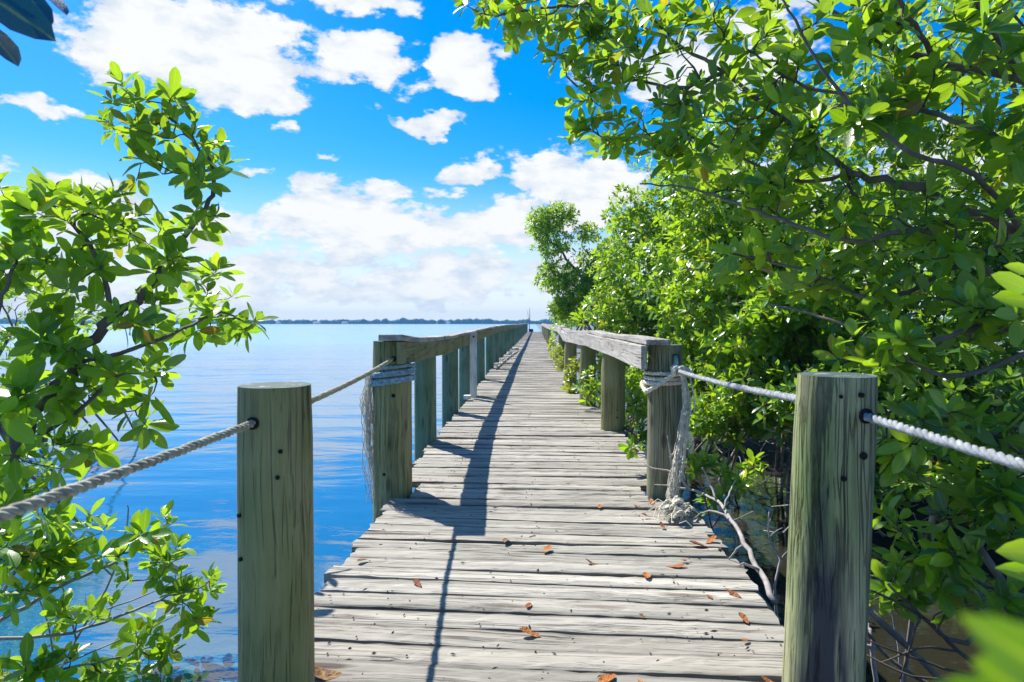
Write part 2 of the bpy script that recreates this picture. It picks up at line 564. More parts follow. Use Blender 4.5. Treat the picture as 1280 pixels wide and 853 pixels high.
# ------------------------------------------------------------------ the bay
WZ = -0.75


def sheet(name, x0, x1, y0, y1, z, mat, nx=2, ny=2, fn=None, kind='structure'):
    mb = MB()
    vs, fs = [], []
    for j in range(ny):
        for i in range(nx):
            x = x0 + (x1 - x0) * i / (nx - 1)
            y = y0 + (y1 - y0) * j / (ny - 1)
            vs.append((x, y, z + (fn(x, y) if fn else 0)))
    for j in range(ny - 1):
        for i in range(nx - 1):
            a = j * nx + i
            fs.append((a, a + 1, a + nx + 1, a + nx))
    mb.add(vs, fs)
    o = mb.build(name, mat, None, True)
    return tag(o, kind=kind)


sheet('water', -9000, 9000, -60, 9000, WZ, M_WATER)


def mud(x, y):
    e = x - 3.2 - .5 * math.sin(y * .6) - .3 * math.sin(y * 1.7 + 1)
    return max(-.35, min(.25, e * .16)) + .035 * math.sin(x * 5 + y * 3) * math.sin(y * 4.3 - x)


sheet('mud_bank', 1.4, 26, -3, 60, WZ, M_MUD, 100, 200, mud)

# far shore with its tree line, about 1.6 km away
FAR = 700.0
mb = MB()
xs = np.arange(-900, 500, 5.0)
rr = random.Random(3)
hts = []
hcur = 5
for x in xs:
    hcur += rr.uniform(-1.0, 1.0)
    hcur = min(6.5, max(4.0, hcur))
    hts.append(hcur + (rr.uniform(1, 2.5) if rr.random() < .08 else 0))
for x, hgt in zip(xs, hts):
    for k in range(3):
        cx, cy_ = x + rr.uniform(-3, 3), FAR + rr.uniform(-4, 14)
        r = rr.uniform(2.6, 4.6)
        h2 = hgt * rr.uniform(.75, 1.05)
        vs, fs = [], []
        for i, (zz, sc_) in enumerate(((-.5, .9), (h2 * .45, 1.05), (h2 * .8, .75))):
            for a in range(7):
                an = a * 2 * math.pi / 7 + i * .4
                j = sc_ * rr.uniform(.8, 1.15)
                vs.append((cx + r * j * math.cos(an), cy_ + r * j * math.sin(an), WZ + zz + rr.uniform(-.3, .3)))
        vs.append((cx, cy_, WZ + h2))
        for i in range(2):
            for a in range(7):
                b_ = (a + 1) % 7
                fs.append((i * 7 + a, i * 7 + b_, i * 7 + 7 + b_, i * 7 + 7 + a))
        for a in range(7):
            fs.append((14 + a, 14 + (a + 1) % 7, 21))
        mb.add(vs, fs)
tl = mb.build('far_treeline', M_FARTREE)
tag(tl, 'low hazy line of trees along the far shore of the bay', 'treeline', kind='stuff')
hs_lab = ['tiny white house on the far shore, leftmost beside the mangrove leaf tips', 'small white house on the far shore above open water, second from left',
          'widest white waterfront house in the far tree line', 'low white house on the far shore left of the railing',
          'tiny pale house on the far shore just over the left railing']
for (px, wd, lab) in ((305, 8, hs_lab[0]), (348, 4, hs_lab[1]), (396, 7, hs_lab[2]), (431, 6, hs_lab[3]), (560, 4, hs_lab[4])):
    p = P(px, 403, FAR - 9)
    t = empty('waterfront_house', (p.x, p.y, WZ), label=lab, cat='house', group='houses on the far shore')
    MB().box((0, 0, .9), (wd, 5, 1.8)).build('wall', M_FARHOUSE, t)
    rf = MB()
    rf.add([(-wd / 2 - .3, -2.8, 1.82), (wd / 2 + .3, -2.8, 1.82), (wd / 2 + .3, 2.8, 1.82), (-wd / 2 - .3, 2.8, 1.82), (-wd / 2 + .6, 0, 2.7), (wd / 2 - .6, 0, 2.7)],
           [(0, 3, 2, 1), (0, 1, 5, 4), (2, 3, 4, 5), (1, 2, 5), (3, 0, 4)])
    rf.build('roof', M_FARROOF, t)

# ------------------------------------------------------------------ boardwalk
LE = [(-3, -.93), (4, -.93), (5, -.98), (17, -1.08), (24, -1.06), (31, -1.0), (78, -.85)]
RE = [(-3, .966), (5, .966), (6.9, .945), (9, .85), (12.5, .76), (17, .75), (21, .72), (31, .66), (63, .9), (78, .9)]
deck = empty('boardwalk', (0, 0, 0), label='long weathered grey plank boardwalk running straight out over the blue bay', cat='boardwalk')


def plank_mesh(name, wd, nseg, rows, amp, rs, th=.042):
    """unit length (-.5...5 along x), one board with split edges, cupped top"""
    vs, fs = [], []
    ea = [rs.uniform(-1, 1) for _ in range(6)]
    for i in range(nseg + 1):
        t = i / nseg - .5
        wob = [amp * (math.sin(t * 9 + ea[0] * 5) * .5 + rs.uniform(-.5, .5)), amp * (math.sin(t * 7 + ea[1] * 5) * .5 + rs.uniform(-.5, .5))]
        for r in range(rows + 1):
            v = r / rows
            y = -wd / 2 + wd * v + (wob[0] * (1 - v) + wob[1] * v)
            cup = -.0035 * (1 - (2 * v - 1) ** 2) * ea[2] + .0025 * rs.uniform(-1, 1) * (amp > .002)
            edge = -.004 if r in (0, rows) else 0
            x = t + (rs.uniform(-.006, .006) if i in (0, nseg) else 0)
            vs.append((x, y, cup + edge + .003 * math.sin(t * 5 + ea[3] * 6)))
    n = rows + 1
    for i in range(nseg):
        for r in range(rows):
            a = i * n + r
            fs.append((a, a + n, a + n + 1, a + 1))
    base = len(vs)
    for i in range(nseg + 1):
        for r in (0, rows):
            x, y, z = vs[i * n + r]
            vs.append((x, y, z - th))
    for i in range(nseg):
        a0, a1 = i * n, (i + 1) * n
        b0, b1 = base + 2 * i, base + 2 * i + 2
        fs.append((a0, b0, b1, a1))
        fs.append((a0 + rows, a1 + rows, b1 + 1, b0 + 1))
        fs.append((b0, b0 + 1, b1 + 1, b1))
    fs.append(tuple([r for r in range(rows + 1)] + [base + 1, base]))
    fs.append(tuple([nseg * n + r for r in range(rows, -1, -1)] + [base + 2 * nseg, base + 2 * nseg + 1]))
    return vs, fs


rs = random.Random(21)
variants = []
for k in range(14):
    v, f = plank_mesh('plank', .137, 8, 2, .003, rs)
    variants.append(MB().add(v, f).mesh('plank', M_DECK))
NAR = [(-1, .045), (2.5, .05), (5, .035), (7, .005), (80, .0)]
y = -.6
idx = 0
rest = MB()
nails = MB()
while y < 77.5:
    wd = rs.choice((.127, .132, .122, .137, .108, .127))
    yc = y + wd / 2
    xl, xr = interp(LE, yc) + rs.uniform(-.02, .018), interp(RE, yc) + rs.uniform(-.025, .03)
    if 1.58 < yc < 1.98:            # cut short round the two rope posts
        xl, xr = -.612, .688
    if abs(yc - 4.36) < .2:         # notched round the first railing posts
        xl, xr = -.82, .745
    ln, xc = xr - xl, (xl + xr) / 2
    zz = rs.uniform(-.006, .006) - .02 * math.exp(-((yc - 11) / 6) ** 2)
    rz = -interp(NAR, yc) + rs.uniform(-.006, .006)
    rx, ry = rs.uniform(-.02, .02), rs.uniform(-.005, .005)
    if idx < 300:
        if yc < 7.5:
            v, f = plank_mesh('plank', wd, 30, 4, .0035, rs)
            me = MB().add(v, f).mesh('plank', M_DECK)
            o = bpy.data.objects.new('plank', me)
            sy = 1
        else:
            o = bpy.data.objects.new('plank', rs.choice(variants))
            sy = wd / .137 * .99
        link(o, deck)
        # bake the length as scale along the board only
        o.scale = (ln, sy, 1)
        o.location = (xc, yc, zz)
        o.rotation_euler = (rx, ry, rz)
    else:
        me = rs.choice(variants)
        cc = np.empty(len(me.vertices) * 3)
        me.vertices.foreach_get('co', cc)
        cc = cc.reshape(-1, 3) * (ln, wd / .137, 1) + (xc, yc, zz)
        rest.add(cc, [tuple(p.vertices) for p in me.polygons])
    if yc < 9:
        for sx_ in (-.62, 0, .62):
            for dy in (-.035, .04):
                if rs.random() < .55:
                    xn = sx_ + rs.uniform(-.03, .03) + xc
                    nails.tube([(xn, yc + dy, zz - .006), (xn, yc + dy, zz + .0025)], .0034, 8)
    y += wd + rs.uniform(.007, .017)
    idx += 1
tag(rest.build('far_planks', M_DECK, deck), kind='stuff')
tag(nails.build('nail_heads', M_RUST, deck), kind='stuff')
for sx_, z_ in ((-.72, -.135), (0, -.135), (.70, -.135)):
    st = MB()
    yy = -1.5
    while yy < 77:
        y2 = min(77.3, yy + 4.8)
        o = interp(LE, yy) + .93
        o2 = interp(LE, y2) + .93
        sg = MB()
        k = .5 if sx_ == 0 else 1
        vs = []
        for (Y, of) in ((yy, o), (y2 - .004, o2)):
            for dx in (-.022, .022):
                for dz in (-.08, .08):
                    vs.append((sx_ + dx + of * k + (interp(RE, Y) - .966 if sx_ > 0 else 0), Y, z_ + dz - .0))
        sg.add(vs, [(0, 1, 3, 2), (4, 6, 7, 5), (0, 4, 5, 1), (2, 3, 7, 6), (0, 2, 6, 4), (1, 5, 7, 3)])
        sg.build('stringer', M_UNDER, deck)
        yy = y2
for k, Y in enumerate([1.0, 4.5, 8.4, 13.2, 18.5, 24, 30, 36]):
    cb = MB().box((interp(LE, Y) * .5 + interp(RE, Y) * .5, Y + .16, -.27), (interp(RE, Y) - interp(LE, Y) + .12, .06, .12))
    cb.build('cross_beam', M_UNDER, deck)
# low side beam seen right of the deck edge
sb = MB().tube([(1.03, 2.2, -.30), (1.035, 3.4, -.29), (1.03, 5.2, -.28), (1.05, 6.6, -.28)], .055, 8, lump=.1)
sb.build('side_beam', M_UNDER, deck)


# ------------------------------------------------------------------ posts
def post_bm(r, z0, z1, top='flat', clip=None, lean=(0, 0), sides=28, wob=.012, seed=0, slope=0):
    """round post; clip=(sign, xlimit, zfrom): notch a flat on one side; returns side mesh and end mesh"""
    g = random.Random(seed)
    ph = [g.uniform(0, 6.28) for _ in range(4)]
    n = 16
    vs, fs = [], []
    for i in range(n + 1):
        t = i / n
        z = z0 + (z1 - z0) * t
        for k in range(sides):
            a = 2 * math.pi * k / sides
            rr_ = r * (1 + wob * math.sin(3 * a + ph[0] + t * 2) + wob * .8 * math.sin(7 * a + ph[1]) + .006 * g.uniform(-1, 1)) * (1.03 - .05 * t)
            x, y_ = rr_ * math.cos(a), rr_ * math.sin(a)
            zz_ = z
            if i == n:
                x *= .97
                y_ *= .97
            if i >= n - 1:
                zz_ = z + slope * x * (1 if i == n else .9)
            if clip and z >= clip[2] - .001:
                if clip[0] > 0:
                    x = min(x, clip[1])
                else:
                    x = max(x, clip[1])
            vs.append((x + lean[0] * z, y_ + lean[1] * z, zz_))
    for i in range(n):
        for k in range(sides):
            b_ = (k + 1) % sides
            fs.append((i * sides + k, i * sides + b_, (i + 1) * sides + b_, (i + 1) * sides + k))
    body = MB().add(vs, fs + [tuple(range(sides))[::-1]])
    top_v = vs[-sides:]
    c = np.mean(np.array(top_v), axis=0)
    end = MB()
    mid = [tuple(c + (np.array(p) - c) * .55 + np.array([0, 0, g.uniform(-.003, .001)])) for p in top_v]
    end.add(list(top_v) + mid + [tuple(c)], [(k, (k + 1) % sides, sides + (k + 1) % sides, sides + k) for k in range(sides)] +
            [(sides + k, sides + (k + 1) % sides, 2 * sides) for k in range(sides)])
    return body, end


def hole(parent, c, nrm, r):
    c, nrm = Vector(c), Vector(nrm).normalized()
    return MB().tube([c - nrm * .004, c + nrm * .0035], r, 14).build('drilled_hole', M_HOLE, parent, False)


# rope posts nearest the camera
pl_ = empty('rope_post', (-.739, 1.79, 0), label='green mossy round post by the water with tan rope through it', cat='post', group='rope posts beside the boardwalk')
bd, en = post_bm(.103, -1.5, .972, seed=4, lean=(.004, 0))
bd.build('shaft', M_POST, pl_, True)
en.build('end_grain', M_END, pl_, True)
pr_ = empty('rope_post', (.806, 1.80, 0), label='pale split round post against the mangroves with white rope through it', cat='post', group='rope posts beside the boardwalk')
bd, en = post_bm(.105, -1.5, 1.005, seed=9, lean=(.033, 0), wob=.016)
bd.build('shaft', M_POSTR, pr_, True)
en.build('end_grain', M_END, pr_, True)
hole(pl_, (-.018, -.1025, .878), (0, -1, 0), .017)
for dx, z in ((.052, .80), (.045, .73), (-.07, .62), (-.066, .50)):
    hole(pl_, (dx, -math.sqrt(.1035 ** 2 - dx * dx), z), (dx, -.1, 0), .006)
hole(pr_, (.028 + .033, -.1035, .905), (.3, -1, 0), .020)
for dx, z, r in ((.015, .96, .007), (.030, .80, .010), (-.02, .74, .007), (-.035, .955, .005)):
    hole(pr_, (dx + .033 * z, -math.sqrt(.1065 ** 2 - dx * dx), z), (dx, -.1, 0), r)


# ------------------------------------------------------------------ railings
def board(parent, name, mat, side_tab, ztop_tab, y0, y1, w_, h_, flat=False, seed=0):
    """a board following the rail line. side_tab gives the x of its inner face, ztop its top"""
    g = random.Random(seed)
    n = max(3, int((y1 - y0) / .35))
    vs, fs = [], []
    ph = g.uniform(0, 6)
    for i in range(n + 1):
        Y = y0 + (y1 - y0) * i / n
        x, zt = interp(side_tab, Y), interp(ztop_tab, Y) + .004 * math.sin(Y * 2 + ph)
        for (dx, dz) in ((0, 0), (w_, 0), (w_, -h_), (0, -h_)):
            vs.append((x + dx + g.uniform(-.0015, .0015), Y + (g.uniform(-.004, .004) if i in (0, n) else 0), zt + dz + g.uniform(-.002, .002)))
    for i in range(n):
        for k in range(4):
            b_ = (k + 1) % 4
            fs.append((i * 4 + k, (i + 1) * 4 + k, (i + 1) * 4 + b_, i * 4 + b_))
    fs += [(0, 1, 2, 3), (n * 4 + 3, n * 4 + 2, n * 4 + 1, n * 4)]
    o = MB().add(vs, fs).build(name, mat, parent)
    bv = o.modifiers.new('bevel', 'BEVEL')
    bv.width = .004
    bv.segments = 1
    return o


LX = [(4.1, -.855), (6, -.935), (8, -.97), (10, -.985), (16, -1.0), (24, -.98), (31, -.92), (77, -.77)]
LZ = [(4.1, 1.07), (5, 1.035), (6.3, 1.004), (8, .993), (10, 1.005), (13, 1.03), (18, 1.05), (24, 1.06), (40, 1.03), (77, 1.02)]
RX = [(4.1, .69), (6.9, .70), (9, .615), (12.4, .555), (15, .62), (20, .71), (31, .62), (45, .66), (70, .75)]
RZ = [(4.1, 1.042), (6.9, 1.03), (8.2, 1.05), (9, 1.03), (12.4, .985), (15, 1.01), (20, 1.05), (31, 1.03), (70, 1.02)]
railL = empty('railing', (0, 0, 0), label='green wooden railing on the open water side of the boardwalk', cat='railing')
railR = empty('railing', (0, 0, 0), label='sun bleached wooden railing on the mangrove side of the boardwalk', cat='railing')
lz_low = [(a, b - .043) for a, b in LZ]
rz_low = [(a, b - .041) for a, b in RZ]
cuts = [4.14, 8.3, 10.2, 16.1, 21, 26, 31, 36, 41, 46, 51, 56, 61, 66, 71, 76.5]
for a, b_ in zip(cuts, cuts[1:]):
    board(railL, 'side_board', M_RAILG, [(p, x - .04) for p, x in LX], lz_low, a, b_ - .006, .04, .145, seed=int(a * 10))
cuts2 = [4.12, 7.2, 11.1, 16.2, 21.3, 26.2, 31.2, 36.2, 41.2, 46.2, 51.2, 56.2, 61.2, 66.2, 71.2, 76.5]
for a, b_ in zip(cuts2, cuts2[1:]):
    board(railL, 'cap_board', M_CAP, [(p, x - .155) for p, x in LX], LZ, a, b_ - .006, .158, .04, seed=int(a * 7))
cutr = [4.16, 12.4, 20, 28.5, 36, 44, 52, 60, 68]
cutr = [4.16, 8.25, 12.4, 16.2, 20, 24.5, 28.5, 33, 37, 42, 47, 52, 57, 62, 67]
for a, b_ in zip(cutr, cutr[1:]):
    board(railR, 'side_board', M_RAILW, RX, rz_low, a, b_ - .008, .04, .155, seed=int(a * 10))
cutr2 = [4.17, 8.0, 12.7, 17, 21.5, 26.5, 31, 36, 41, 46, 51, 56, 61, 67]
for a, b_ in zip(cutr2, cutr2[1:]):
    board(railR, 'cap_board', M_CAP, [(p, x + .035) for p, x in RX], RZ, a, b_ - .008, .155, .037, seed=int(a * 7))


def rail_post(parent, x, Y, r, mat, ztop, clip, seed, slope=0, z0=-1.6, lbl=None):
    t = empty('post', (x, Y, 0))
    t.parent = parent
    if lbl:
        t['label'] = lbl
    bd, en = post_bm(r, z0, ztop, clip=clip, seed=seed, slope=slope, sides=24 if Y < 12 else 12)
    s_ = bd.build('shaft', mat, t, True)
    en.build('end_grain', M_END, t, True)
    return t


Lp = [4.36, 6.2, 8.3, 10.3, 13.1, 16.1, 18.4, 20.8, 23.2, 25.6, 28, 30.4, 32.8, 35.2, 38, 41, 44, 47, 50, 53, 56, 59, 62, 65, 68, 71, 74, 76.3]
for i, Y in enumerate(Lp):
    r = .134 if i == 0 else .108
    x = -.975 if i == 0 else interp(LX, Y) - .04 - r * .80
    rail_z = interp(LZ, Y)
    outer = interp(LX, Y) - .041 - x
    t = rail_post(railL, x, Y, r, M_POST if i == 0 else M_POSTT, (1.022 if i == 0 else rail_z - .045), (1, outer, rail_z - .20), 30 + i, slope=.0,
                  lbl='thick olive green end post with blue rope tied round it' if i == 0 else None)
    if i == 0:
        hole(t, (.035, -.130, .905), (0, -1, 0), .019)
        hole(t, (.035, -.130, .66), (.1, -1, 0), .013)
        hole(t, (-.03, -.131, .13), (-.1, -1, 0), .010)
Rp = [4.32, 6.92, 9.05, 12.4, 20, 33, 37, 41, 45, 50, 55, 60, 66]
for i, Y in enumerate(Rp):
    r = [.116, .128, .115, .122][i] if i < 4 else .11
    xi = interp(RX, Y) + .04
    x = .876 if i == 0 else xi + r * .85
    t = rail_post(railR, x, Y, r, M_POSTB if i == 0 else M_POSTR2 if False else (M_POSTB if i == 0 else M_POST), interp(RZ, Y) - .041, (-1, xi + .002 - x, interp(RZ, Y) - .21), 70 + i,
                  lbl='cracked brown end post wrapped in white rope' if i == 0 else None)
    if i == 0:
        hole(t, (.045, -.104, .925), (.3, -1, 0), .018)
    if i == 1:
        hole(t, (.03, -.125, .14), (.1, -1, 0), .010)
        hole(t, (.03, -.125, .22), (.1, -1, 0), .007)

# white painted board fixed upright to the left railing
wb = empty('upright_board', (0, 0, 0), label='narrow white painted board fixed upright to the green railing', cat='board')
x9 = interp(LX, 9.75)
MB().box((x9 + .055, 9.72, .50), (.105, .035, 1.0)).build('board', M_WHITE, wb)
MB().tube([(x9 + .06, 9.70, .93), (x9 + .06, 9.695, .93)], .014, 10).build('bolt', M_HOLE, wb)
MB().box((x9 - .02, 9.52, .03), (.10, .14, .055)).build('foot_block', M_WHITE, wb)
# loose pole and shells on the deck further out
tag(MB().tube(smooth_path([G(620, 461, .03), G(628, 453.5, .03), G(637, 446, .035), G(648, 438.5, .03)], 5), [.022] * 15 + [.014], 7).build('loose_pole', M_DEAD, None, True),
    'long loose grey pole lying on the far deck beside the water side railing', 'pole')
for k, (px, py, s_) in enumerate(((622, 456, .10), (629, 450, .12), (637, 442, .12), (644, 436, .14))):
    g = G(px, py, .03)
    mb = MB()
    for j in range(3):
        mb.box((g.x + rs.uniform(-.08, .08), g.y + rs.uniform(-.2, .2), .035 + .015 * j), (s_ * rs.uniform(.8, 1.4), s_ * 1.5, .028), Matrix.Rotation(rs.uniform(-.6, .6), 3, 'Z'))
    tag(mb.build('wood_scrap', M_WHITE), ['pale broken wood scrap by the near end of the loose pole', 'pale broken wood scrap against the railing halfway along the loose pole',
                                          'pale wood scrap near the far end of the loose pole', 'farthest pale wood scrap beyond the loose pole'][k], 'scrap', 'wood scraps along the railing')
# dead snags standing at the far end and the dark box there
sn = empty('dead_snag', (-.62, 80, 0), label='bare forked dead branch standing up at the far end of the boardwalk', cat='snag')
MB().tube([(0, 0, -1.2), (0, 0, .9), (.05, 0, 1.9), (.03, 0, 3.0)], [.07, .06, .05, .02], 6).build('stem', M_DEAD, sn)
MB().tube([(.02, 0, 1.4), (-.15, 0, 1.9), (-.28, 0, 2.7)], [.04, .03, .015], 5).build('fork', M_DEAD, sn)
mb = MB()
for k in range(26):
    a, b_ = rs.uniform(0, 6.28), rs.uniform(-.3, .8)
    c0 = Vector((-.2 + rs.uniform(-.25, .2), rs.uniform(-.1, .1), 1.35 + rs.uniform(-.3, .25)))
    d_ = Vector((math.cos(a), math.sin(a), b_)) * .16
    s_ = Vector((-math.sin(a), math.cos(a), 0)) * .05
    mb.add([tuple(c0), tuple(c0 + d_ * .5 + s_), tuple(c0 + d_), tuple(c0 + d_ * .5 - s_)], [(0, 1, 2, 3)])
tag(mb.build('leaf_tuft', M_TWIG, sn), kind='stuff')
s2 = MB().tube([(1.95, 79, -1.2), (1.93, 79, .8), (1.85, 79, 1.7), (1.70, 79, 2.7)], [.05, .04, .03, .012], 5)
tag(s2.build('dead_pole', M_DEAD), 'thin bare leaning stick at the far end on the mangrove side', 'stick')
e_ = empty('storage_box', (-.4, 76.4, .0), label='low dark box sitting on the far end of the deck', cat='box')
MB().box((0, 0, .16), (.55, .4, .28)).build('body', M_HOLE, e_)
MB().box((0, 0, .325), (.60, .45, .04)).build('lid', M_HOLE, e_)


# ------------------------------------------------------------------ ropes
def rope_mb(mb, path, R, turns_per_m=None, fibres=True):
    pts = [Vector(p) for p in path]
    # resample evenly
    L = [0]
    for a, b_ in zip(pts, pts[1:]):
        L.append(L[-1] + (b_ - a).length)
    pitch = 6.2 * R
    n = max(6, int(L[-1] / pitch * 7))
    arr = np.array([tuple(p) for p in pts])
    s_ = np.linspace(0, L[-1], n)
    c = np.stack([np.interp(s_, L, arr[:, k]) for k in range(3)], 1)
    tg = np.gradient(c, axis=0)
    tg /= np.linalg.norm(tg, axis=1)[:, None] + 1e-12
    ref = np.array([0, 0, 1.]) if abs(tg[0][2]) < .9 else np.array([1., 0, 0])
    u = np.cross(tg[0], ref)
    U_, V_ = [], []
    for i in range(n):
        u = u - tg[i] * np.dot(u, tg[i])
        u /= np.linalg.norm(u) + 1e-12
        U_.append(u.copy())
        V_.append(np.cross(tg[i], u))
    U_, V_ = np.array(U_), np.array(V_)
    for k in range(3):
        a = 2 * math.pi * (s_ / pitch / 1.0 + k / 3)
        st = c + .52 * R * (np.cos(a)[:, None] * U_ + np.sin(a)[:, None] * V_)
        rj = .56 * R * (1 + .10 * np.sin(s_ * 31 + k * 2) + .07 * np.random.default_rng(k + 3).normal(size=n))
        mb.tube(st, rj, 6, lump=.12)
    return mb


def sag(a, b_, s_, n=10):
    a, b_ = Vector(a), Vector(b_)
    return [a.lerp(b_, k / n) - Vector((0, 0, s_ * 4 * (k / n) * (1 - k / n))) for k in range(n + 1)]


def loops(cx, cy_, r, zs, n=28, a0=0, tilt=0.0):
    out = []
    for i in range(len(zs) * n):
        t = i / n
        k = int(t)
        z = np.interp(t, range(len(zs)), zs)
        a = a0 + 2 * math.pi * t
        out.append(Vector((cx + r * math.cos(a), cy_ + r * math.sin(a), z + tilt * math.cos(a))))
    return out


LPX, LPY = -.739 - .018, 1.79
rl = empty('rope', (-.75, 1.7, .88), label='twisted tan rope running through the mossy post along the water side', cat='rope')
rl.location = (0, 0, 0)
mb = MB()
rope_mb(mb, sag((-.80, -.35, .885), (LPX, LPY - .095, .878), .012), .0104)
mb.build('near_span', M_ROPE_TAN, rl, True)
mb = MB()
rope_mb(mb, sag((LPX, LPY + .10, .878), (-.945, 4.232, .905), .015), .0115)
mb.build('far_span', M_ROPE_TAN, rl, True)

# blue-grey lashing and frayed tail on the left end post
rb = empty('rope', (0, 0, 0), label='blue grey rope wound round the left end post with frayed tail hanging', cat='rope')
mb = MB()
rope_mb(mb, loops(-.975, 4.36, .148, [.850, .812, .80, .765, .745], a0=-2.0, tilt=.02), .0125)
mb.build('coils', M_ROPE_BLUE, rb, True)
mb = MB()
for k in range(46):
    x0 = -1.105 + rs.uniform(-.02, .02)
    yy = 4.30 + rs.uniform(-.04, .04)
    ln = rs.uniform(.35, .9)
    ph = rs.uniform(0, 6)
    am = rs.uniform(.004, .02)
    bulge = rs.uniform(0, .06)
    pts = [(x0 - bulge * math.sin(math.pi * min(1, t * 1.1)) + am * math.sin(t * 12 + ph), yy + am * math.cos(t * 10 + ph), .80 - ln * t) for t in np.linspace(0, 1, 9)]
    mb.tube(pts, [.0026] * 8 + [.0012], 3, caps=False)
tag(mb.build('frayed_tail', M_FRAY, rb), kind='stuff')

# white rope on the right
PRX, PRY = .806 + .033 * .905, 1.80
rw = empty('rope', (0, 0, 0), label='thick white rope running through the split post along the mangrove side', cat='rope')
mb = MB()
rope_mb(mb, sag((PRX + .028, PRY - .10, .905), (.86, -.3, .915), .012), .0112)
mb.build('near_span', M_ROPE_WHITE, rw, True)
K = P(848, 464, 4.08)
mb = MB()
rope_mb(mb, sag(K, (PRX, PRY + .10, .915), .012), .0125)
mb.build('far_span', M_ROPE_WHITE, rw, True)
rk = empty('rope', (0, 0, 0), label='white rope knotted round the cracked right end post with long frayed tail', cat='rope')
mb = MB()
rope_mb(mb, loops(.876, 4.32, .131, [.845, .812, .775, .750], a0=-1.2, tilt=.006), .0125)
# slack loop dipping to the front left of the post
rope_mb(mb, smooth_path([K, P(832, 475, 4.12), P(820, 483, 4.13), P(809, 489, 4.16), (.735, 4.26, .70), (.745, 4.42, .74), (.86, 4.47, .77), (1.0, 4.4, .79), (1.0, 4.27, .80), P(853, 470, 4.1)], 6), .0155)
mb.build('coils', M_ROPE_CREAM, rk, True)
mb = MB()
kp = [K + Vector((.028 * math.cos(a) * (1 + .2 * math.sin(2.3 * a)), .03 * math.sin(a * 1.5), .026 * math.sin(a) + .010 * math.sin(3 * a))) for a in np.linspace(0, 14, 60)]
rope_mb(mb, kp, .0135)
kp = [K + Vector((.03 + .012 * t, .022 * math.cos(t * 6), .022 * math.sin(t * 6) - .003 * t)) for t in np.linspace(0, 4, 40)]
rope_mb(mb, kp, .012)
mb.build('knot', M_ROPE_CREAM, rk, True)
mb = MB()
tail = [K + Vector((.02, -.02, -.02)), P(858, 500, 4.06), P(853, 540, 4.03), P(846, 580, 4.0), P(842, 615, 3.96), P(844, 636, 3.92)]
tail2 = [K + Vector((.03, -.01, -.02)), P(862, 505, 4.08), P(857, 550, 4.06), P(852, 590, 4.03), P(838, 622, 3.95), P(850, 640, 3.9)]
rope_mb(mb, smooth_path(tail, 6), .011)
rope_mb(mb, smooth_path(tail2, 6), .0105)
for kk in (8, 17, 25):
    cc_ = smooth_path(tail, 6)[kk]
    rope_mb(mb, [cc_ + Vector((.022 * math.cos(a), .022 * math.sin(a), .009 * math.sin(a * 1.3) - .003 * a)) for a in np.linspace(0, 11, 40)], .0085)
rope_mb(mb, smooth_path([P(862, 470, 4.08), P(867, 492, 4.08), P(868, 512, 4.08), P(864, 518, 4.08), P(862, 505, 4.08)], 5), .006)
mb.build('tail', M_ROPE_CREAM, rk, True)
mb = MB()
base_ = [Vector(p) for p in smooth_path(tail, 6)]
for k in range(70):
    s0 = rs.uniform(0, .75)
    e0 = min(1, s0 + rs.uniform(.15, .5))
    off = Vector((rs.uniform(-.03, .03), rs.uniform(-.02, .02), 0))
    ph = rs.uniform(0, 6)
    pts = []
    for t in np.linspace(s0, e0, 7):
        b_ = base_[int(t * (len(base_) - 1))]
        pts.append(b_ + off * (.4 + t) + Vector((.008 * math.sin(t * 30 + ph), .008 * math.cos(t * 27 + ph), 0)))
    pts = [(p.x, p.y, max(.012, p.z)) for p in pts]
    mb.tube(pts, .0024, 3, caps=False)
# tangled heap on the boards
hc = G(845, 642, .02)
for k in range(16):
    a0 = rs.uniform(0, 6.28)
    pts = []
    cc_ = hc + Vector((rs.gauss(0, .03), rs.gauss(0, .06), .02 + abs(rs.gauss(0, .02))))
    for t in np.linspace(0, 1, 14):
        a = a0 + t * rs.uniform(4, 7)
        pts.append((cc_.x + .035 * math.cos(a) + .02 * t, cc_.y + .04 * math.sin(a * 1.2), max(.012, cc_.z + .02 * math.sin(a * 1.7))))
    rope_mb(mb, smooth_path(pts, 2), rs.uniform(.006, .0095))
for k in range(60):
    a = rs.uniform(0, 6.28)
    l_ = rs.uniform(.03, .11)
    p0 = hc + Vector((rs.gauss(0, .05), rs.gauss(0, .1), .02))
    mb.tube([p0, p0 + Vector((l_ * .5 * math.cos(a), l_ * .5 * math.sin(a), .012)), (p0.x + l_ * math.cos(a), p0.y + l_ * math.sin(a), .010)], .0022, 3, caps=False)
tag(mb.build('frayed_heap', M_ROPE_CREAM, rk, True), kind='stuff')
hp = MB().tube([(.921, 4.215, .925), K + Vector((0, .03, .01))], .014, 10)
tag(hp.build('hose_sleeve', M_PIPE, rk, True))


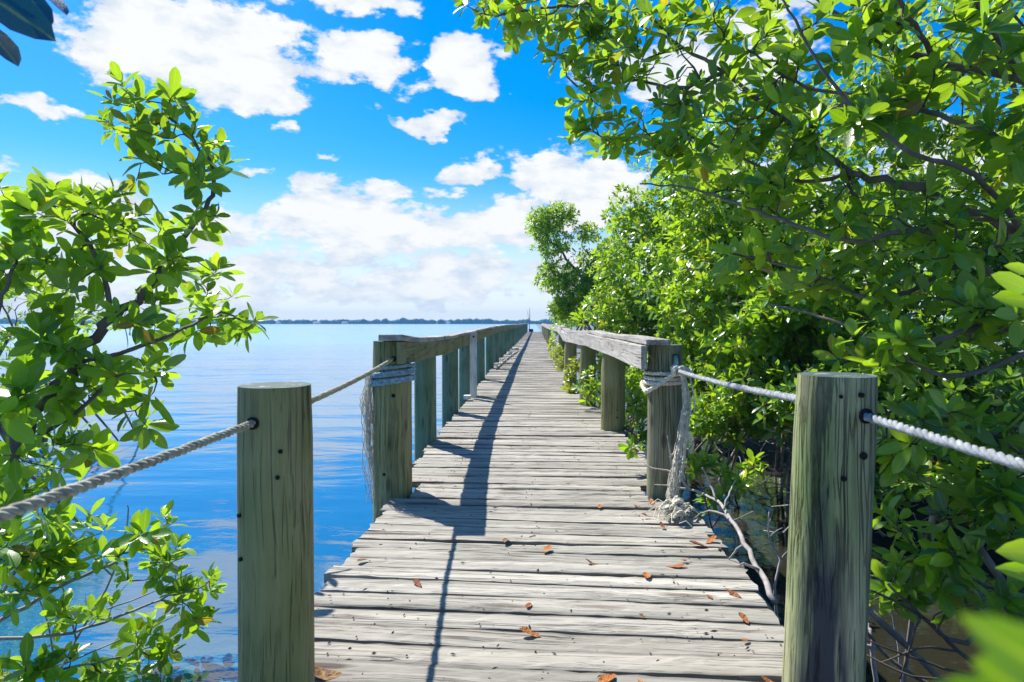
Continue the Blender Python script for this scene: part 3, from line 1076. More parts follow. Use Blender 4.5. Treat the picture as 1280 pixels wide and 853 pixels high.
# ------------------------------------------------------------------ leaves and trees
def leaf_template(lod, bend=.12, fold=.18):
    if lod == 0:
        rows = ((.16, .26), (.42, .47), (.68, .50), (.88, .30))
    elif lod == 1:
        rows = ((.30, .42), (.70, .46))
    else:
        rows = ((.55, .50),)
    W = .43
    vs, ac, al = [(0, 0, 0)], [.5], [0]
    for (t, w_) in rows:
        z = -bend * t * t
        vs += [(-w_ * W, t, z + fold * w_ * W), (0, t, z), (w_ * W, t, z + fold * w_ * W)]
        ac += [0, .5, 1]
        al += [t] * 3
    vs.append((0, 1, -bend))
    ac.append(.5)
    al.append(1)
    fs = [(0, 2, 1), (0, 3, 2)]
    for i in range(len(rows) - 1):
        a = 1 + 3 * i
        fs += [(a, a + 1, a + 4), (a, a + 4, a + 3), (a + 1, a + 2, a + 5), (a + 1, a + 5, a + 4)]
    a = 1 + 3 * (len(rows) - 1)
    e = len(vs) - 1
    fs += [(a, a + 1, e), (a + 1, a + 2, e)]
    return np.array(vs, float), np.array(fs), np.array(ac), np.array(al)


TEMPL = {l: leaf_template(l) for l in (0, 1, 2)}


def leaves_mesh(name, T, X, Y, Z, S, tint, lod, mat):
    tv, tf, ac, al = TEMPL[lod]
    n, k = len(T), len(tv)
    wj = .85 + .3 * RNG.random(n)
    bj = .3 + 1.8 * RNG.random(n)
    v = T[:, None, :] + S[:, None, None] * (tv[None, :, 0, None] * wj[:, None, None] * X[:, None, :] + tv[None, :, 1, None] * Y[:, None, :] +
                                          (tv[None, :, 2] * bj[:, None])[:, :, None] * Z[:, None, :])
    f = (tf[None] + (np.arange(n) * k)[:, None, None]).reshape(-1, 3)
    me = bpy.data.meshes.new(name)
    me.vertices.add(n * k)
    me.vertices.foreach_set('co', v.reshape(-1).astype(np.float32))
    nf = len(f)
    me.loops.add(nf * 3)
    me.loops.foreach_set('vertex_index', f.reshape(-1).astype(np.int32))
    me.polygons.add(nf)
    me.polygons.foreach_set('loop_start', (np.arange(nf) * 3).astype(np.int32))
    me.polygons.foreach_set('loop_total', np.full(nf, 3, np.int32))
    me.polygons.foreach_set('use_smooth', np.ones(nf, bool))
    me.update(calc_edges=True)
    at = me.color_attributes.new('tint', 'FLOAT_COLOR', 'POINT')
    c = np.ones((n, k, 4), np.float32)
    c[:, :, 0] = tint[:, None]
    c[:, :, 1] = ac[None]
    c[:, :, 2] = al[None]
    at.data.foreach_set('color', c.reshape(-1))
    me.materials.append(mat)
    return me


LEAFVAR = {}


def leaf_variants(mat):
    if mat.name not in LEAFVAR:
        out = []
        for k in range(14):
            one = np.array([[0, 0, 0.]])
            out.append(leaves_mesh('leaf', one, np.array([[1., 0, 0]]), np.array([[0, 1., 0]]), np.array([[0, 0, 1.]]), np.array([1.]), np.array([min(1, (k + .5) / 14)]), 0, mat))
        LEAFVAR[mat.name] = out
    return LEAFVAR[mat.name]


def norm(a):
    return a / (np.linalg.norm(a, axis=-1, keepdims=True) + 1e-12)


def in_view(T):
    cp = np.array([tuple(CR.transposed() @ (Vector(p) - Vector((0, 0, EYE)))) for p in T])
    z = -cp[:, 2]
    x = cp[:, 0] / np.maximum(z, .01) * FPX + 640
    y_ = 426.5 - cp[:, 1] / np.maximum(z, .01) * FPX
    return (z > .1) & (x > -25) & (x < 1305) & (y_ > -25) & (y_ < 880), z


def pix_blob(b):
    """(cx, cy, rx, ry, depth, depth radius, n) in photo pixels -> centre, radii in metres"""
    cx, cy_, rx, ry, Z_, rd, n = b
    c = P(cx, cy_, Z_)
    return np.array(c), np.array([rx * Z_ / FPX, rd, ry * Z_ / FPX]), n


def grow(name, label, cat, limbs, blobs, leaf=.11, mat=None, lod=1, singles=0, group=None, roots=0, root_r=.022, twig_r=.0028, conn=1.0, nleaf=(5, 9),
         solid=.5, bare=.0, twig_mat=None, bark=None, base=None, upb=.55, root_spread=1.3, minz=None, dens_=1.0):
    mat = mat or M_LEAF
    g = np.random.default_rng(abs(hash(label)) % 1000 if False else sum(map(ord, label)))
    base = Vector(base) if base is not None else Vector(limbs[0][0][0])
    t = empty(name, base, label=label, cat=cat, group=group)
    bv = np.array(base)
    nodes, ndir, nown = [], [], []
    for i, (pts, r0, r1) in enumerate(limbs):
        sp = smooth_path(pts, 6)
        amp = r0 * .8
        sp = [p + Vector(g.normal(0, amp * .35, 3)) if 0 < k < len(sp) - 1 else p for k, p in enumerate(sp)]
        rad = np.linspace(r0, r1, len(sp))
        MB().tube([p - base for p in sp], rad, 9, lump=.12).build('trunk' if i == 0 else 'limb', bark or M_BARK, t, True)
        for k, p in enumerate(sp):
            nodes.append(tuple(p))
            d = (sp[min(k + 1, len(sp) - 1)] - sp[max(0, k - 1)]).normalized()
            ndir.append(tuple(d))
            nown.append(-1)
    tips, outs = [], []
    for b in blobs:
        c, r, n = pix_blob(b) if len(b) == 7 else (np.array(b[0]), np.array(b[1]), b[2])
        n = int(n * dens_)
        d = norm(g.normal(size=(n, 3)))
        rad = g.random(n) ** (solid)
        lumps = 1 + .16 * np.sin(d[:, 0] * 5 + c[0]) * np.sin(d[:, 2] * 6 + c[1]) + .08 * np.sin(d[:, 1] * 9 + d[:, 2] * 7)
        p = c + d * r * (rad * lumps)[:, None]
        if minz is not None:
            k = p[:, 2] > minz
            p, d = p[k], d[k]
        tips.append(p)
        outs.append(d)
    tips, outs = np.concatenate(tips), np.concatenate(outs)
    N0 = np.array(nodes)
    # order by distance to the limbs
    dist = np.array([np.min(((N0 - p) ** 2).sum(1)) for p in tips]) if len(tips) < 30000 else RNG.random(len(tips))
    order = np.argsort(dist)
    ncon = int(len(tips) * conn)
    cap = len(nodes) + 3 * len(tips) + 5
    NP = np.zeros((cap, 3))
    ND = np.zeros((cap, 3))
    NP[:len(nodes)] = nodes
    ND[:len(nodes)] = ndir
    NO = np.full(cap, -1)
    m_ = len(nodes)
    paths, parents = [], []
    taxis = norm(outs * .6 + g.normal(0, .35, outs.shape) + np.array([0, 0, upb]))
    sel = set(order[:ncon].tolist()) if conn >= 1 else set(g.choice(len(tips), ncon, replace=False).tolist())
    for i in order:
        if i not in sel:
            continue
        p = tips[i]
        d2 = ((NP[:m_] - p) ** 2).sum(1)
        # prefer nodes lying behind the growth direction
        cand = np.argpartition(d2, min(6, m_ - 1))[:min(6, m_)]
        al = np.einsum('ij,ij->i', norm(p - NP[cand]), ND[cand])
        j = cand[np.argmin(d2[cand] * (1.6 - .6 * al))]
        a = NP[j]
        L = np.linalg.norm(p - a)
        if L < 1e-4:
            continue
        c1 = a + ND[j] * L * .35 + g.normal(0, .05 * L, 3)
        c2 = p - taxis[i] * L * .28 + g.normal(0, .04 * L, 3)
        ns = 3 if L < .35 else 5
        ts = np.linspace(0, 1, ns + 1)[:, None]
        pt = (1 - ts) ** 3 * a + 3 * (1 - ts) ** 2 * ts * c1 + 3 * (1 - ts) * ts ** 2 * c2 + ts ** 3 * p
        paths.append(pt)
        parents.append(NO[j])
        for k in ([1, 2, 3] if ns == 3 else [2, 4, 5]):
            NP[m_] = pt[k]
            ND[m_] = norm(pt[k] - pt[k - 1])
            NO[m_] = len(paths) - 1
            m_ += 1
        taxis[i] = norm(norm(pt[-1] - pt[-2]) * .7 + taxis[i])
    cnt = np.ones(len(paths))
    for i in range(len(paths) - 1, -1, -1):
        if parents[i] >= 0:
            cnt[parents[i]] += cnt[i]
    tw = MB()
    for pt, c in zip(paths, cnt):
        r0 = twig_r * min(c, 60) ** .42
        tw.tube(pt - bv, np.linspace(r0, twig_r * .8, len(pt)), 4 if lod == 0 else 3, caps=False)
    if paths:
        o = tw.build('twigs', twig_mat or M_TWIG, t, True)
        tag(o, kind='stuff')
    # rosettes of leaves
    T, X, Y, Z, S, C = [], [], [], [], [], []
    for i in range(len(tips)):
        if bare and g.random() < bare:
            continue
        k = int(g.integers(*nleaf))
        a = taxis[i]
        r0 = np.cross(a, [.3, .2, .9])
        r0 /= np.linalg.norm(r0) + 1e-9
        r1 = np.cross(a, r0)
        ph = g.uniform(0, 6.28)
        tb = g.random() ** .9 * .66
        ts_ = g.uniform(.72, 1.22)
        for j in range(k):
            az = ph + j * 2.4 + g.normal(0, .15)
            f = j / k
            el = math.radians(22 + 62 * f ** .8 + g.normal(0, 8))
            d = math.cos(el) * a + math.sin(el) * (math.cos(az) * r0 + math.sin(az) * r1)
            d = d + np.array([0, 0, -.10 * f])
            d /= np.linalg.norm(d)
            n_ = a - d * np.dot(a, d) + g.normal(0, .12, 3) + np.array([0, 0, .25])
            n_ = n_ - d * np.dot(n_, d)
            n_ /= np.linalg.norm(n_) + 1e-9
            T.append(tips[i] - a * leaf * .32 * f + d * .008)
            Y.append(d)
            Z.append(n_)
            X.append(np.cross(d, n_))
            S.append(leaf * ts_ * g.uniform(.72, 1.15) * (.62 if j == 0 else 1))
            C.append(min(.97, max(0, tb + g.random() * .34)) if g.random() > .035 else g.uniform(.975, 1))
    T, X, Y, Z, S, C = map(np.array, (T, X, Y, Z, S, C))
    single = np.zeros(len(T), bool)
    if singles:
        vis, dep = in_view(T)
        key = np.where(vis, S / np.maximum(dep, .05), -1)
        single[np.argsort(-key)[:singles]] = True
        single &= vis
        var = leaf_variants(mat)
        for i in np.nonzero(single)[0]:
            o = bpy.data.objects.new('leaf', var[min(13, int(C[i] * 14))])
            Mx = Matrix((X[i] * S[i], Y[i] * S[i], Z[i] * S[i])).transposed().to_4x4()
            Mx.translation = Vector(T[i]) - base
            link(o, t)
            o.matrix_local = Mx
    m2 = ~single
    if m2.any():
        me = leaves_mesh('crown', T[m2] - bv, X[m2], Y[m2], Z[m2], S[m2], C[m2], lod, mat)
        o = bpy.data.objects.new('crown', me)
        link(o, t)
        tag(o, kind='stuff')
    # arching prop roots
    low = N0[(N0[:, 2] > WZ + .35) & (N0[:, 2] < 1.25)]
    for k in range(roots if len(low) else 0):
        n0 = low[int(g.integers(0, len(low)))]
        a = g.uniform(0, 6.28)
        L = g.uniform(.4, root_spread)
        end = np.array([n0[0] + L * math.cos(a), n0[1] + L * math.sin(a), WZ - .25])
        start = n0
        mid1 = start * .6 + end * .4 + np.array([0, 0, g.uniform(.1, .35) * max(.3, start[2] - WZ) * .6])
        mid2 = start * .22 + end * .78 + np.array([0, 0, .12 * (start[2] - WZ)])
        pts = smooth_path([start, mid1, mid2, end], 4)
        MB().tube([Vector(p) - base for p in pts], np.linspace(root_r * g.uniform(.8, 1.5), root_r * .6, len(pts)), 6, lump=.15).build('prop_root', M_ROOT, t, True)
    print(name, len(tips), 'tips', len(T), 'leaves')
    return t


# ---- left side
grow('mangrove_tree', 'near mangrove with big glossy leaves rising over the water left of the mossy post', 'tree',
     [([P(-120, 900, 2.3), P(-40, 700, 2.35), P(20, 560, 2.45), P(95, 455, 2.55), P(140, 400, 2.6), P(185, 362, 2.7)], .034, .016),
      ([P(185, 362, 2.7), P(215, 315, 2.75), P(262, 250, 2.8), P(262, 205, 2.85), P(215, 150, 2.9)], .014, .006),
      ([P(140, 400, 2.6), P(125, 330, 2.6), P(95, 285, 2.65), P(60, 255, 2.6)], .012, .005),
      ([P(95, 455, 2.55), P(200, 425, 2.65), P(270, 392, 3.2), P(300, 400, 3.5)], .010, .005),
      ([P(20, 560, 2.45), P(-20, 470, 2.4), P(0, 380, 2.4), P(20, 330, 2.4)], .014, .006),
      ([P(20, 560, 2.45), P(90, 520, 2.5), P(150, 470, 2.55), P(200, 470, 2.6)], .010, .005)],
     [(195, 118, 42, 24, 2.9, .20, 7), (185, 160, 55, 38, 2.9, .25, 12), (245, 180, 38, 30, 2.85, .22, 8), (258, 222, 28, 24, 2.8, .2, 6),
      (205, 215, 45, 26, 2.85, .22, 7), (40, 250, 48, 36, 2.6, .25, 10), (110, 262, 55, 42, 2.65, .25, 13), (165, 275, 40, 36, 2.7, .25, 8),
      (20, 330, 50, 45, 2.5, .28, 11), (95, 335, 55, 42, 2.6, .28, 11), (240, 282, 32, 28, 2.8, .2, 5), (215, 345, 60, 34, 2.7, .25, 8),
      (268, 370, 36, 34, 3.4, .2, 9), (300, 405, 24, 20, 3.6, .15, 7), (240, 402, 42, 24, 3.1, .2, 8), (150, 400, 60, 34, 2.6, .25, 10),
      (60, 425, 70, 46, 2.45, .28, 14), (25, 505, 52, 42, 2.3, .28, 10), (110, 480, 50, 34, 2.5, .25, 9), (185, 468, 38, 34, 2.6, .22, 7),
      (60, 570, 60, 36, 2.35, .25, 7), (-40, 400, 50, 160, 2.4, .3, 14), (120, 560, 50, 30, 2.6, .22, 6), (30, 630, 46, 34, 2.4, .25, 7), (180, 520, 34, 26, 2.7, .2, 4)],
     leaf=.110, lod=0, singles=300, roots=0, dens_=.95, solid=.6, nleaf=(6, 9), twig_r=.0024)
grow('mangrove_shrub', 'low light green mangrove branches spreading over the water under the tan rope', 'shrub',
     [([P(-140, 900, 2.7), P(-30, 800, 2.9), P(60, 740, 3.1), P(150, 700, 3.3)], .016, .007),
      ([P(-30, 800, 2.9), P(90, 790, 3.1), P(200, 750, 3.4), P(250, 735, 3.45)], .010, .004),
      ([P(-30, 800, 2.9), P(30, 700, 3.0), P(80, 660, 3.1)], .010, .004),
      ([P(-60, 860, 2.8), P(60, 840, 3.0), P(160, 820, 3.2)], .010, .004)],
     [(60, 665, 55, 24, 3.1, .25, 12), (20, 690, 40, 50, 2.9, .25, 10), (170, 665, 50, 22, 3.3, .22, 8), (30, 735, 48, 45, 2.9, .25, 8), (115, 700, 55, 28, 3.2, .25, 8),
      (200, 705, 45, 26, 3.4, .22, 10), (250, 740, 38, 24, 3.5, .2, 9), (190, 780, 62, 26, 3.4, .25, 10), (90, 775, 55, 28, 3.1, .25, 8),
      (40, 830, 60, 26, 2.9, .25, 9), (145, 835, 60, 20, 3.2, .25, 9), (215, 820, 30, 16, 3.3, .2, 3)],
     leaf=.108, lod=0, singles=260, solid=.6, dens_=1.35, nleaf=(5, 8), twig_r=.0022, bark=M_DEAD)
for k, (a, b_) in enumerate((((60, 860), (110, 640)), ((20, 850), (60, 640)), ((150, 860), (118, 690)))):
    pass
grow('mangrove_tree', 'fine leaved smaller mangrove farther out over the water behind the big glossy leaves', 'tree',
     [([(-7.6, 9.5, WZ - .2), (-7.3, 9.5, 0), (-7.0, 9.4, .8), (-6.6, 9.4, 1.4)], .06, .02), ([(-7.3, 9.5, 0), (-7.9, 9.6, .8), (-8.4, 9.8, 1.5)], .03, .012)],
     [(30, 350, 70, 42, 9.6, .9, 110), (-60, 340, 90, 60, 9.8, 1.0, 110), (85, 395, 55, 28, 9.5, .7, 80), (0, 420, 80, 28, 9.5, .9, 70)],
     leaf=.10, lod=1, roots=9, solid=.5)
grow('mangrove_tree', 'shaded mangrove clump at the left picture edge at the waterline behind the rope', 'tree',
     [([(-5.4, 5.6, WZ - .2), (-5.2, 5.6, -.2), (-5.0, 5.7, .3)], .04, .02)],
     [(-20, 500, 60, 60, 5.6, .6, 60), (-10, 590, 60, 36, 5.5, .6, 50), (-70, 560, 60, 90, 5.6, .6, 60)],
     leaf=.10, lod=1, roots=12, solid=.5, mat=M_LEAFD, root_spread=1.0)

# ---- right side: branches overhanging the deck
grow('mangrove_tree', 'large near mangrove whose leafy branches hang across the upper right sky', 'tree',
     [([(4.6, 2.9, WZ - .3), (4.2, 2.9, .4), (3.6, 2.8, 1.2), P(1380, 330, 2.8), P(1280, 292, 2.7), P(1150, 238, 2.8), P(1065, 218, 2.9)], .05, .014),
      ([P(1065, 218, 2.9), P(980, 150, 3.1), P(905, 92, 3.3), P(830, 45, 3.6), P(740, 5, 3.9)], .014, .006),
      ([(3.6, 2.8, 1.2), P(1400, 160, 2.6), P(1280, 102, 2.6), P(1170, 75, 2.7), P(1090, 50, 2.8), P(1010, -10, 3.0)], .026, .008),
      ([P(1280, 292, 2.7), P(1200, 330, 2.6), P(1100, 375, 2.7), P(1010, 340, 2.9), P(920, 318, 3.2)], .012, .005),
      ([P(1065, 218, 2.9), P(990, 225, 3.1), P(900, 185, 3.4), P(830, 165, 3.7), P(770, 180, 3.9)], .010, .004),
      ([P(905, 92, 3.3), P(850, 110, 3.5), P(790, 100, 3.8), P(735, 110, 4.0)], .012, .005),
      ([P(740, 5, 3.9), P(680, 10, 4.1), P(620, 20, 4.3), P(590, 12, 4.4)], .010, .004),
      ([(3.6, 2.8, 1.2), P(1330, 420, 2.4), P(1240, 405, 2.3), P(1160, 430, 2.3), P(1090, 420, 2.5)], .015, .005),
      ([P(1170, 75, 2.7), P(1130, 10, 2.5), P(1100, -60, 2.4)], .012, .006),
      ([P(1400, 160, 2.6), P(1290, 180, 2.5), P(1190, 150, 2.6), P(1100, 120, 2.7), P(1010, 110, 2.9), P(930, 60, 3.1)], .014, .005),
      ([P(1380, 330, 2.8), P(1260, 350, 2.6), P(1160, 290, 2.6), P(1060, 300, 2.7), P(960, 270, 2.9), P(880, 240, 3.2), P(800, 230, 3.5)], .014, .004),
      ([P(1330, 420, 2.4), P(1200, 470, 2.3), P(1120, 440, 2.4), P(1040, 400, 2.6), P(960, 380, 2.9)], .010, .004),
      ([P(1280, 102, 2.6), P(1230, 20, 2.5), P(1190, -60, 2.4)], .012, .006),
      ([P(1280, 292, 2.7), P(1220, 220, 2.5), P(1140, 190, 2.4), P(1060, 130, 2.5), P(1000, 40, 2.6), P(960, -30, 2.7)], .012, .004)],
     [(605, 14, 34, 14, 4.4, .15, 8), (650, 20, 30, 22, 4.2, .2, 8), (700, 18, 45, 24, 4.0, .25, 14), (695, 75, 28, 22, 4.1, .2, 7),
      (745, 45, 50, 34, 3.9, .3, 16), (740, 120, 34, 26, 4.0, .2, 8), (740, 165, 30, 18, 3.9, .2, 6), (790, 90, 45, 34, 3.8, .3, 12), (775, 175, 42, 26, 3.9, .25, 10),
      (820, 30, 60, 30, 3.5, .35, 16), (850, 130, 60, 40, 3.5, .35, 18), (850, 205, 60, 34, 3.6, .3, 16), (905, 50, 65, 45, 3.3, .35, 16),
      (940, 150, 65, 50, 3.1, .35, 18), (960, 235, 70, 44, 3.1, .35, 18), (1000, 60, 70, 55, 2.9, .35, 18), (1040, 165, 60, 45, 2.7, .35, 14),
      (1060, 280, 70, 44, 2.9, .35, 16), (940, 320, 60, 36, 3.2, .3, 12), (1040, 355, 60, 36, 2.9, .3, 11), (1120, 30, 80, 45, 2.6, .35, 14),
      (1150, 130, 80, 50, 2.7, .35, 16), (1170, 300, 70, 50, 2.6, .3, 13), (1250, 50, 60, 60, 2.5, .35, 12), (1250, 190, 60, 60, 2.6, .35, 12),
      (1130, 420, 60, 36, 2.4, .25, 9), (1230, 390, 60, 50, 2.3, .3, 11), (1090, 455, 50, 24, 2.5, .2, 6), (1340, 200, 60, 220, 2.7, .5, 26)],
     leaf=.108, lod=0, singles=300, roots=0, dens_=1.35, solid=.55, nleaf=(5, 9), twig_r=.0034, mat=M_LEAF)
grow('mangrove_shrub', 'low dark glossy mangrove branches beside the split rope post near the picture corner', 'shrub',
     [([(3.7, 2.6, WZ - .3), (3.1, 2.6, -.2), P(1330, 690, 2.5), P(1230, 670, 2.4), P(1160, 640, 2.4)], .03, .010),
      ([P(1330, 690, 2.5), P(1300, 590, 2.4), P(1230, 540, 2.4), P(1150, 520, 2.5)], .018, .006),
      ([(3.1, 2.6, -.2), P(1280, 800, 2.4), P(1190, 800, 2.35), P(1110, 730, 2.4)], .014, .005),
      ([P(1280, 800, 2.4), P(1180, 860, 2.3), P(1090, 800, 2.4), P(1080, 740, 2.45)], .010, .004)],
     [(1150, 520, 60, 34, 2.5, .25, 10), (1230, 540, 60, 40, 2.4, .3, 12), (1120, 575, 36, 30, 2.6, .2, 6), (1200, 610, 60, 30, 2.4, .25, 8),
      (1160, 690, 44, 34, 2.4, .25, 11), (1230, 650, 50, 36, 2.3, .25, 9), (1115, 735, 34, 28, 2.5, .2, 9), (1200, 735, 45, 24, 2.35, .2, 7),
      (1270, 620, 40, 60, 2.3, .25, 8), (1262, 760, 40, 50, 2.3, .25, 6), (1100, 650, 20, 40, 2.7, .15, 4)],
     leaf=.105, lod=0, singles=250, roots=8, root_r=.012, solid=.6, twig_r=.0026, mat=M_LEAFD, nleaf=(5, 8), upb=.3)

# ---- right side: the mangrove wall
grow('mangrove_tree', 'dense mangrove filling the right edge behind the near overhanging branches', 'tree',
     [([(5.6, 5.6, WZ - .3), (5.3, 5.6, .5), (5.0, 5.5, 1.5), (4.6, 5.5, 2.6)], .09, .04), ([(5.3, 5.6, .5), (4.6, 5.3, 1.3), (3.9, 5.2, 1.7)], .04, .015),
      ([(5.3, 5.6, .5), (6.1, 5.8, 1.6), (6.6, 6, 3.0)], .05, .02), ([(5.0, 5.5, 1.5), (4.4, 5.9, 2.8), (4.2, 6.0, 3.8)], .04, .015)],
     [(1250, 330, 120, 90, 5.6, .9, 260), (1120, 300, 90, 90, 5.9, .9, 230), (1180, 470, 110, 80, 5.3, .8, 230), (1290, 520, 90, 90, 5.2, .8, 130),
      (1220, 150, 130, 90, 5.8, 1.0, 160), (1080, 470, 60, 60, 5.4, .7, 110), (1250, 20, 130, 90, 6, 1, 130), (1080, 140, 90, 80, 6.2, .9, 110), (1180, 590, 110, 46, 4.9, .8, 200), (1000, 500, 60, 50, 5.6, .7, 160), (950, 480, 50, 24, 5.8, .5, 60)],
     leaf=.115, lod=1, roots=26, solid=.45, mat=M_LEAFD, conn=.6, dens_=1.3, root_spread=1.9)
grow('mangrove_tree', 'bright green mangrove in the middle of the right bank above the dark root tangle', 'tree',
     [([(4.0, 8.0, WZ - .3), (3.8, 8.0, .5), (3.6, 7.9, 1.5), (3.4, 7.8, 2.6)], .08, .04), ([(3.8, 8.0, .5), (3.0, 7.6, 1.2), (2.5, 7.4, 1.6)], .035, .012),
      ([(3.6, 7.9, 1.5), (2.9, 7.8, 2.3), (2.3, 7.8, 2.9)], .035, .012), ([(3.6, 7.9, 1.5), (4.4, 8.1, 2.6), (4.8, 8.2, 3.6)], .04, .015)],
     [(960, 330, 95, 80, 7.8, 1.0, 420), (900, 250, 80, 70, 8.0, 1.0, 330), (1040, 250, 90, 80, 7.9, 1.0, 260), (860, 340, 60, 70, 7.9, .9, 260),
      (900, 430, 80, 45, 7.6, .8, 260), (1010, 430, 80, 50, 7.4, .8, 240), (960, 160, 100, 60, 8.2, 1.0, 200), (1060, 380, 70, 60, 7.5, .8, 160), (850, 470, 50, 26, 7.8, .6, 90), (970, 390, 75, 50, 6.7, .7, 230), (1000, 385, 62, 45, 5.9, .4, 190), (945, 420, 60, 32, 6.1, .4, 130), (900, 370, 60, 50, 6.9, .7, 190), (1000, 320, 70, 50, 6.9, .7, 190), (930, 450, 60, 34, 6.8, .6, 150), (945, 505, 70, 30, 6.2, .5, 150), (905, 530, 40, 20, 6.3, .4, 60), (930, 490, 60, 22, 7.4, .7, 120), (880, 510, 40, 26, 7.2, .6, 90)],
     leaf=.11, lod=1, roots=34, solid=.4, dens_=1.35, conn=.4, root_spread=2.1)
grow('mangrove_tree', 'leafy yellow green mangrove directly behind the bleached railing', 'tree',
     [([(2.9, 11.3, WZ - .3), (2.8, 11.3, .4), (2.5, 11.2, 1.4), (2.2, 11.1, 2.6)], .07, .03), ([(2.8, 11.3, .4), (2.2, 11, 1.0), (1.7, 10.9, 1.3)], .03, .012),
      ([(2.5, 11.2, 1.4), (3.1, 11.4, 2.6), (3.3, 11.4, 3.4)], .035, .012)],
     [(800, 330, 65, 70, 11, 1.1, 480), (850, 270, 60, 55, 11.3, 1.1, 330), (780, 390, 60, 36, 10.8, .9, 320), (840, 400, 60, 45, 10.6, .9, 280),
      (870, 200, 70, 50, 11.5, 1.1, 200), (790, 270, 36, 40, 11.2, .8, 130), (820, 455, 60, 26, 10.2, .7, 170), (770, 440, 28, 26, 10.4, .5, 70)],
     leaf=.11, lod=1, roots=22, solid=.4, dens_=1.3, conn=.35, root_spread=1.7)
grow('mangrove_tree', 'far mangrove crown leaning out above the distant end of the bleached railing', 'tree',
     [([(2.4, 16, WZ - .3), (2.3, 16, .5), (1.6, 16, 1.7), (.9, 16, 2.6), (.4, 16, 3.2)], .07, .02), ([(2.3, 16, .5), (1.4, 16, 1.1), (.9, 16.1, 1.5)], .03, .012),
      ([(1.6, 16, 1.7), (1.5, 16, 2.6), (1.2, 16, 3.0)], .03, .012), ([(2.3, 16, .5), (2.6, 16, 1.5), (2.6, 16, 2.6)], .04, .015)],
     [(680, 280, 26, 20, 16, .6, 150), (702, 268, 22, 16, 16, .6, 100), (692, 305, 26, 18, 16, .6, 110), (735, 292, 18, 12, 16, .5, 60),
      (695, 345, 26, 22, 16, .7, 170), (720, 365, 32, 26, 15.8, .8, 260), (745, 350, 30, 30, 15.5, .8, 220), (702, 388, 20, 14, 16, .6, 120), (765, 320, 25, 22, 15.5, .7, 110),
      (760, 385, 35, 20, 15.2, .8, 170), (730, 320, 14, 12, 16, .4, 20)],
     leaf=.12, lod=2, roots=12, solid=.4, dens_=1.3, conn=.4)
grow('mangrove_tree', 'distant mangroves hugging the boardwalk where it reaches open water', 'tree',
     [([(2.8, 27, WZ - .3), (2.7, 27, .5), (2.5, 27, 1.5), (2.3, 27, 2.4)], .07, .03), ([(2.7, 27, .5), (1.9, 25, 1.0)], .03, .012)],
     [(712, 396, 18, 14, 24, 2.0, 260), (735, 385, 26, 22, 25, 2.0, 380), (770, 370, 40, 40, 26, 2.5, 380), (700, 412, 10, 8, 23, 1.0, 90), (830, 340, 60, 60, 27, 3, 300)],
     leaf=.12, lod=2, roots=6, solid=.4, conn=.25)
# canopy deeper in the swamp closing the view
deep = []
g2 = random.Random(5)
for k in range(15):
    Yd = 5 + k * 1.7
    Xd = 6.6 + g2.uniform(-.5, 1.6)
    deep.append(((Xd, Yd, 2.0 + g2.uniform(-.3, 1.0)), (1.9, 1.6, 1.9), 260))
    deep.append(((Xd - .8, Yd + .8, .35 + g2.uniform(-.2, .5)), (1.8, 1.5, .9), 230))
grow('mangrove_thicket', 'dark mangrove thicket deep in the swamp behind the other trees', 'thicket',
     [([(7.5, 7 + 0, WZ - .3), (7.4, 7, .6), (7.6, 7.2, 2)], .08, .04), ([(8, 12, WZ - .3), (8, 12, 1), (8.2, 12.2, 2.2)], .08, .04), ([(8, 18, WZ - .3), (8, 18, 1), (8.2, 18.2, 2.2)], .08, .04),
      ([(8, 24, WZ - .3), (8, 24, 1), (8.2, 24.2, 2.2)], .08, .04)],
     deep, leaf=.16, lod=2, mat=M_LEAFD, solid=.4, conn=.08, roots=30, root_spread=2.5, root_r=.03)
# shrubs along the deck edge
grow('mangrove_shrub', 'light green mangrove seedling bush between the second and third right railing posts', 'shrub',
     [([(1.55, 8.0, WZ - .2), (1.5, 8, -.2), (1.45, 8, .3)], .02, .01)],
     [(745, 480, 24, 26, 8.6, .4, 40), (795, 480, 22, 28, 7.8, .4, 50), (800, 515, 24, 22, 7.4, .4, 45), (770, 500, 18, 20, 8.2, .4, 25), (795, 560, 22, 18, 7.2, .35, 20)],
     leaf=.095, lod=1, roots=5, root_r=.012, root_spread=.6, solid=.5)
grow('shrub', 'yellow green shrub pushing through the railing beside the third right post', 'shrub',
     [([(1.1, 11.2, WZ - .2), (1.05, 11.2, -.2), (.9, 11.2, .1)], .015, .008)],
     [(712, 474, 9, 15, 10.9, .14, 46), (720, 455, 7, 12, 11.0, .14, 16), (714, 488, 8, 7, 10.6, .1, 16)],
     leaf=.075, lod=1, mat=M_LEAFY, solid=.5, twig_r=.002)
grow('shrub', 'smaller yellow green shrub at the deck edge beyond the fourth right post', 'shrub',
     [([(1.1, 17, WZ - .2), (1.0, 17, -.2), (.85, 17, .1)], .015, .008)],
     [(696, 444, 7, 14, 17, .4, 60), (701, 455, 5, 9, 15.5, .3, 30), (690, 430, 5, 12, 21, .6, 40)],
     leaf=.10, lod=2, mat=M_LEAFY, solid=.5, twig_r=.002)
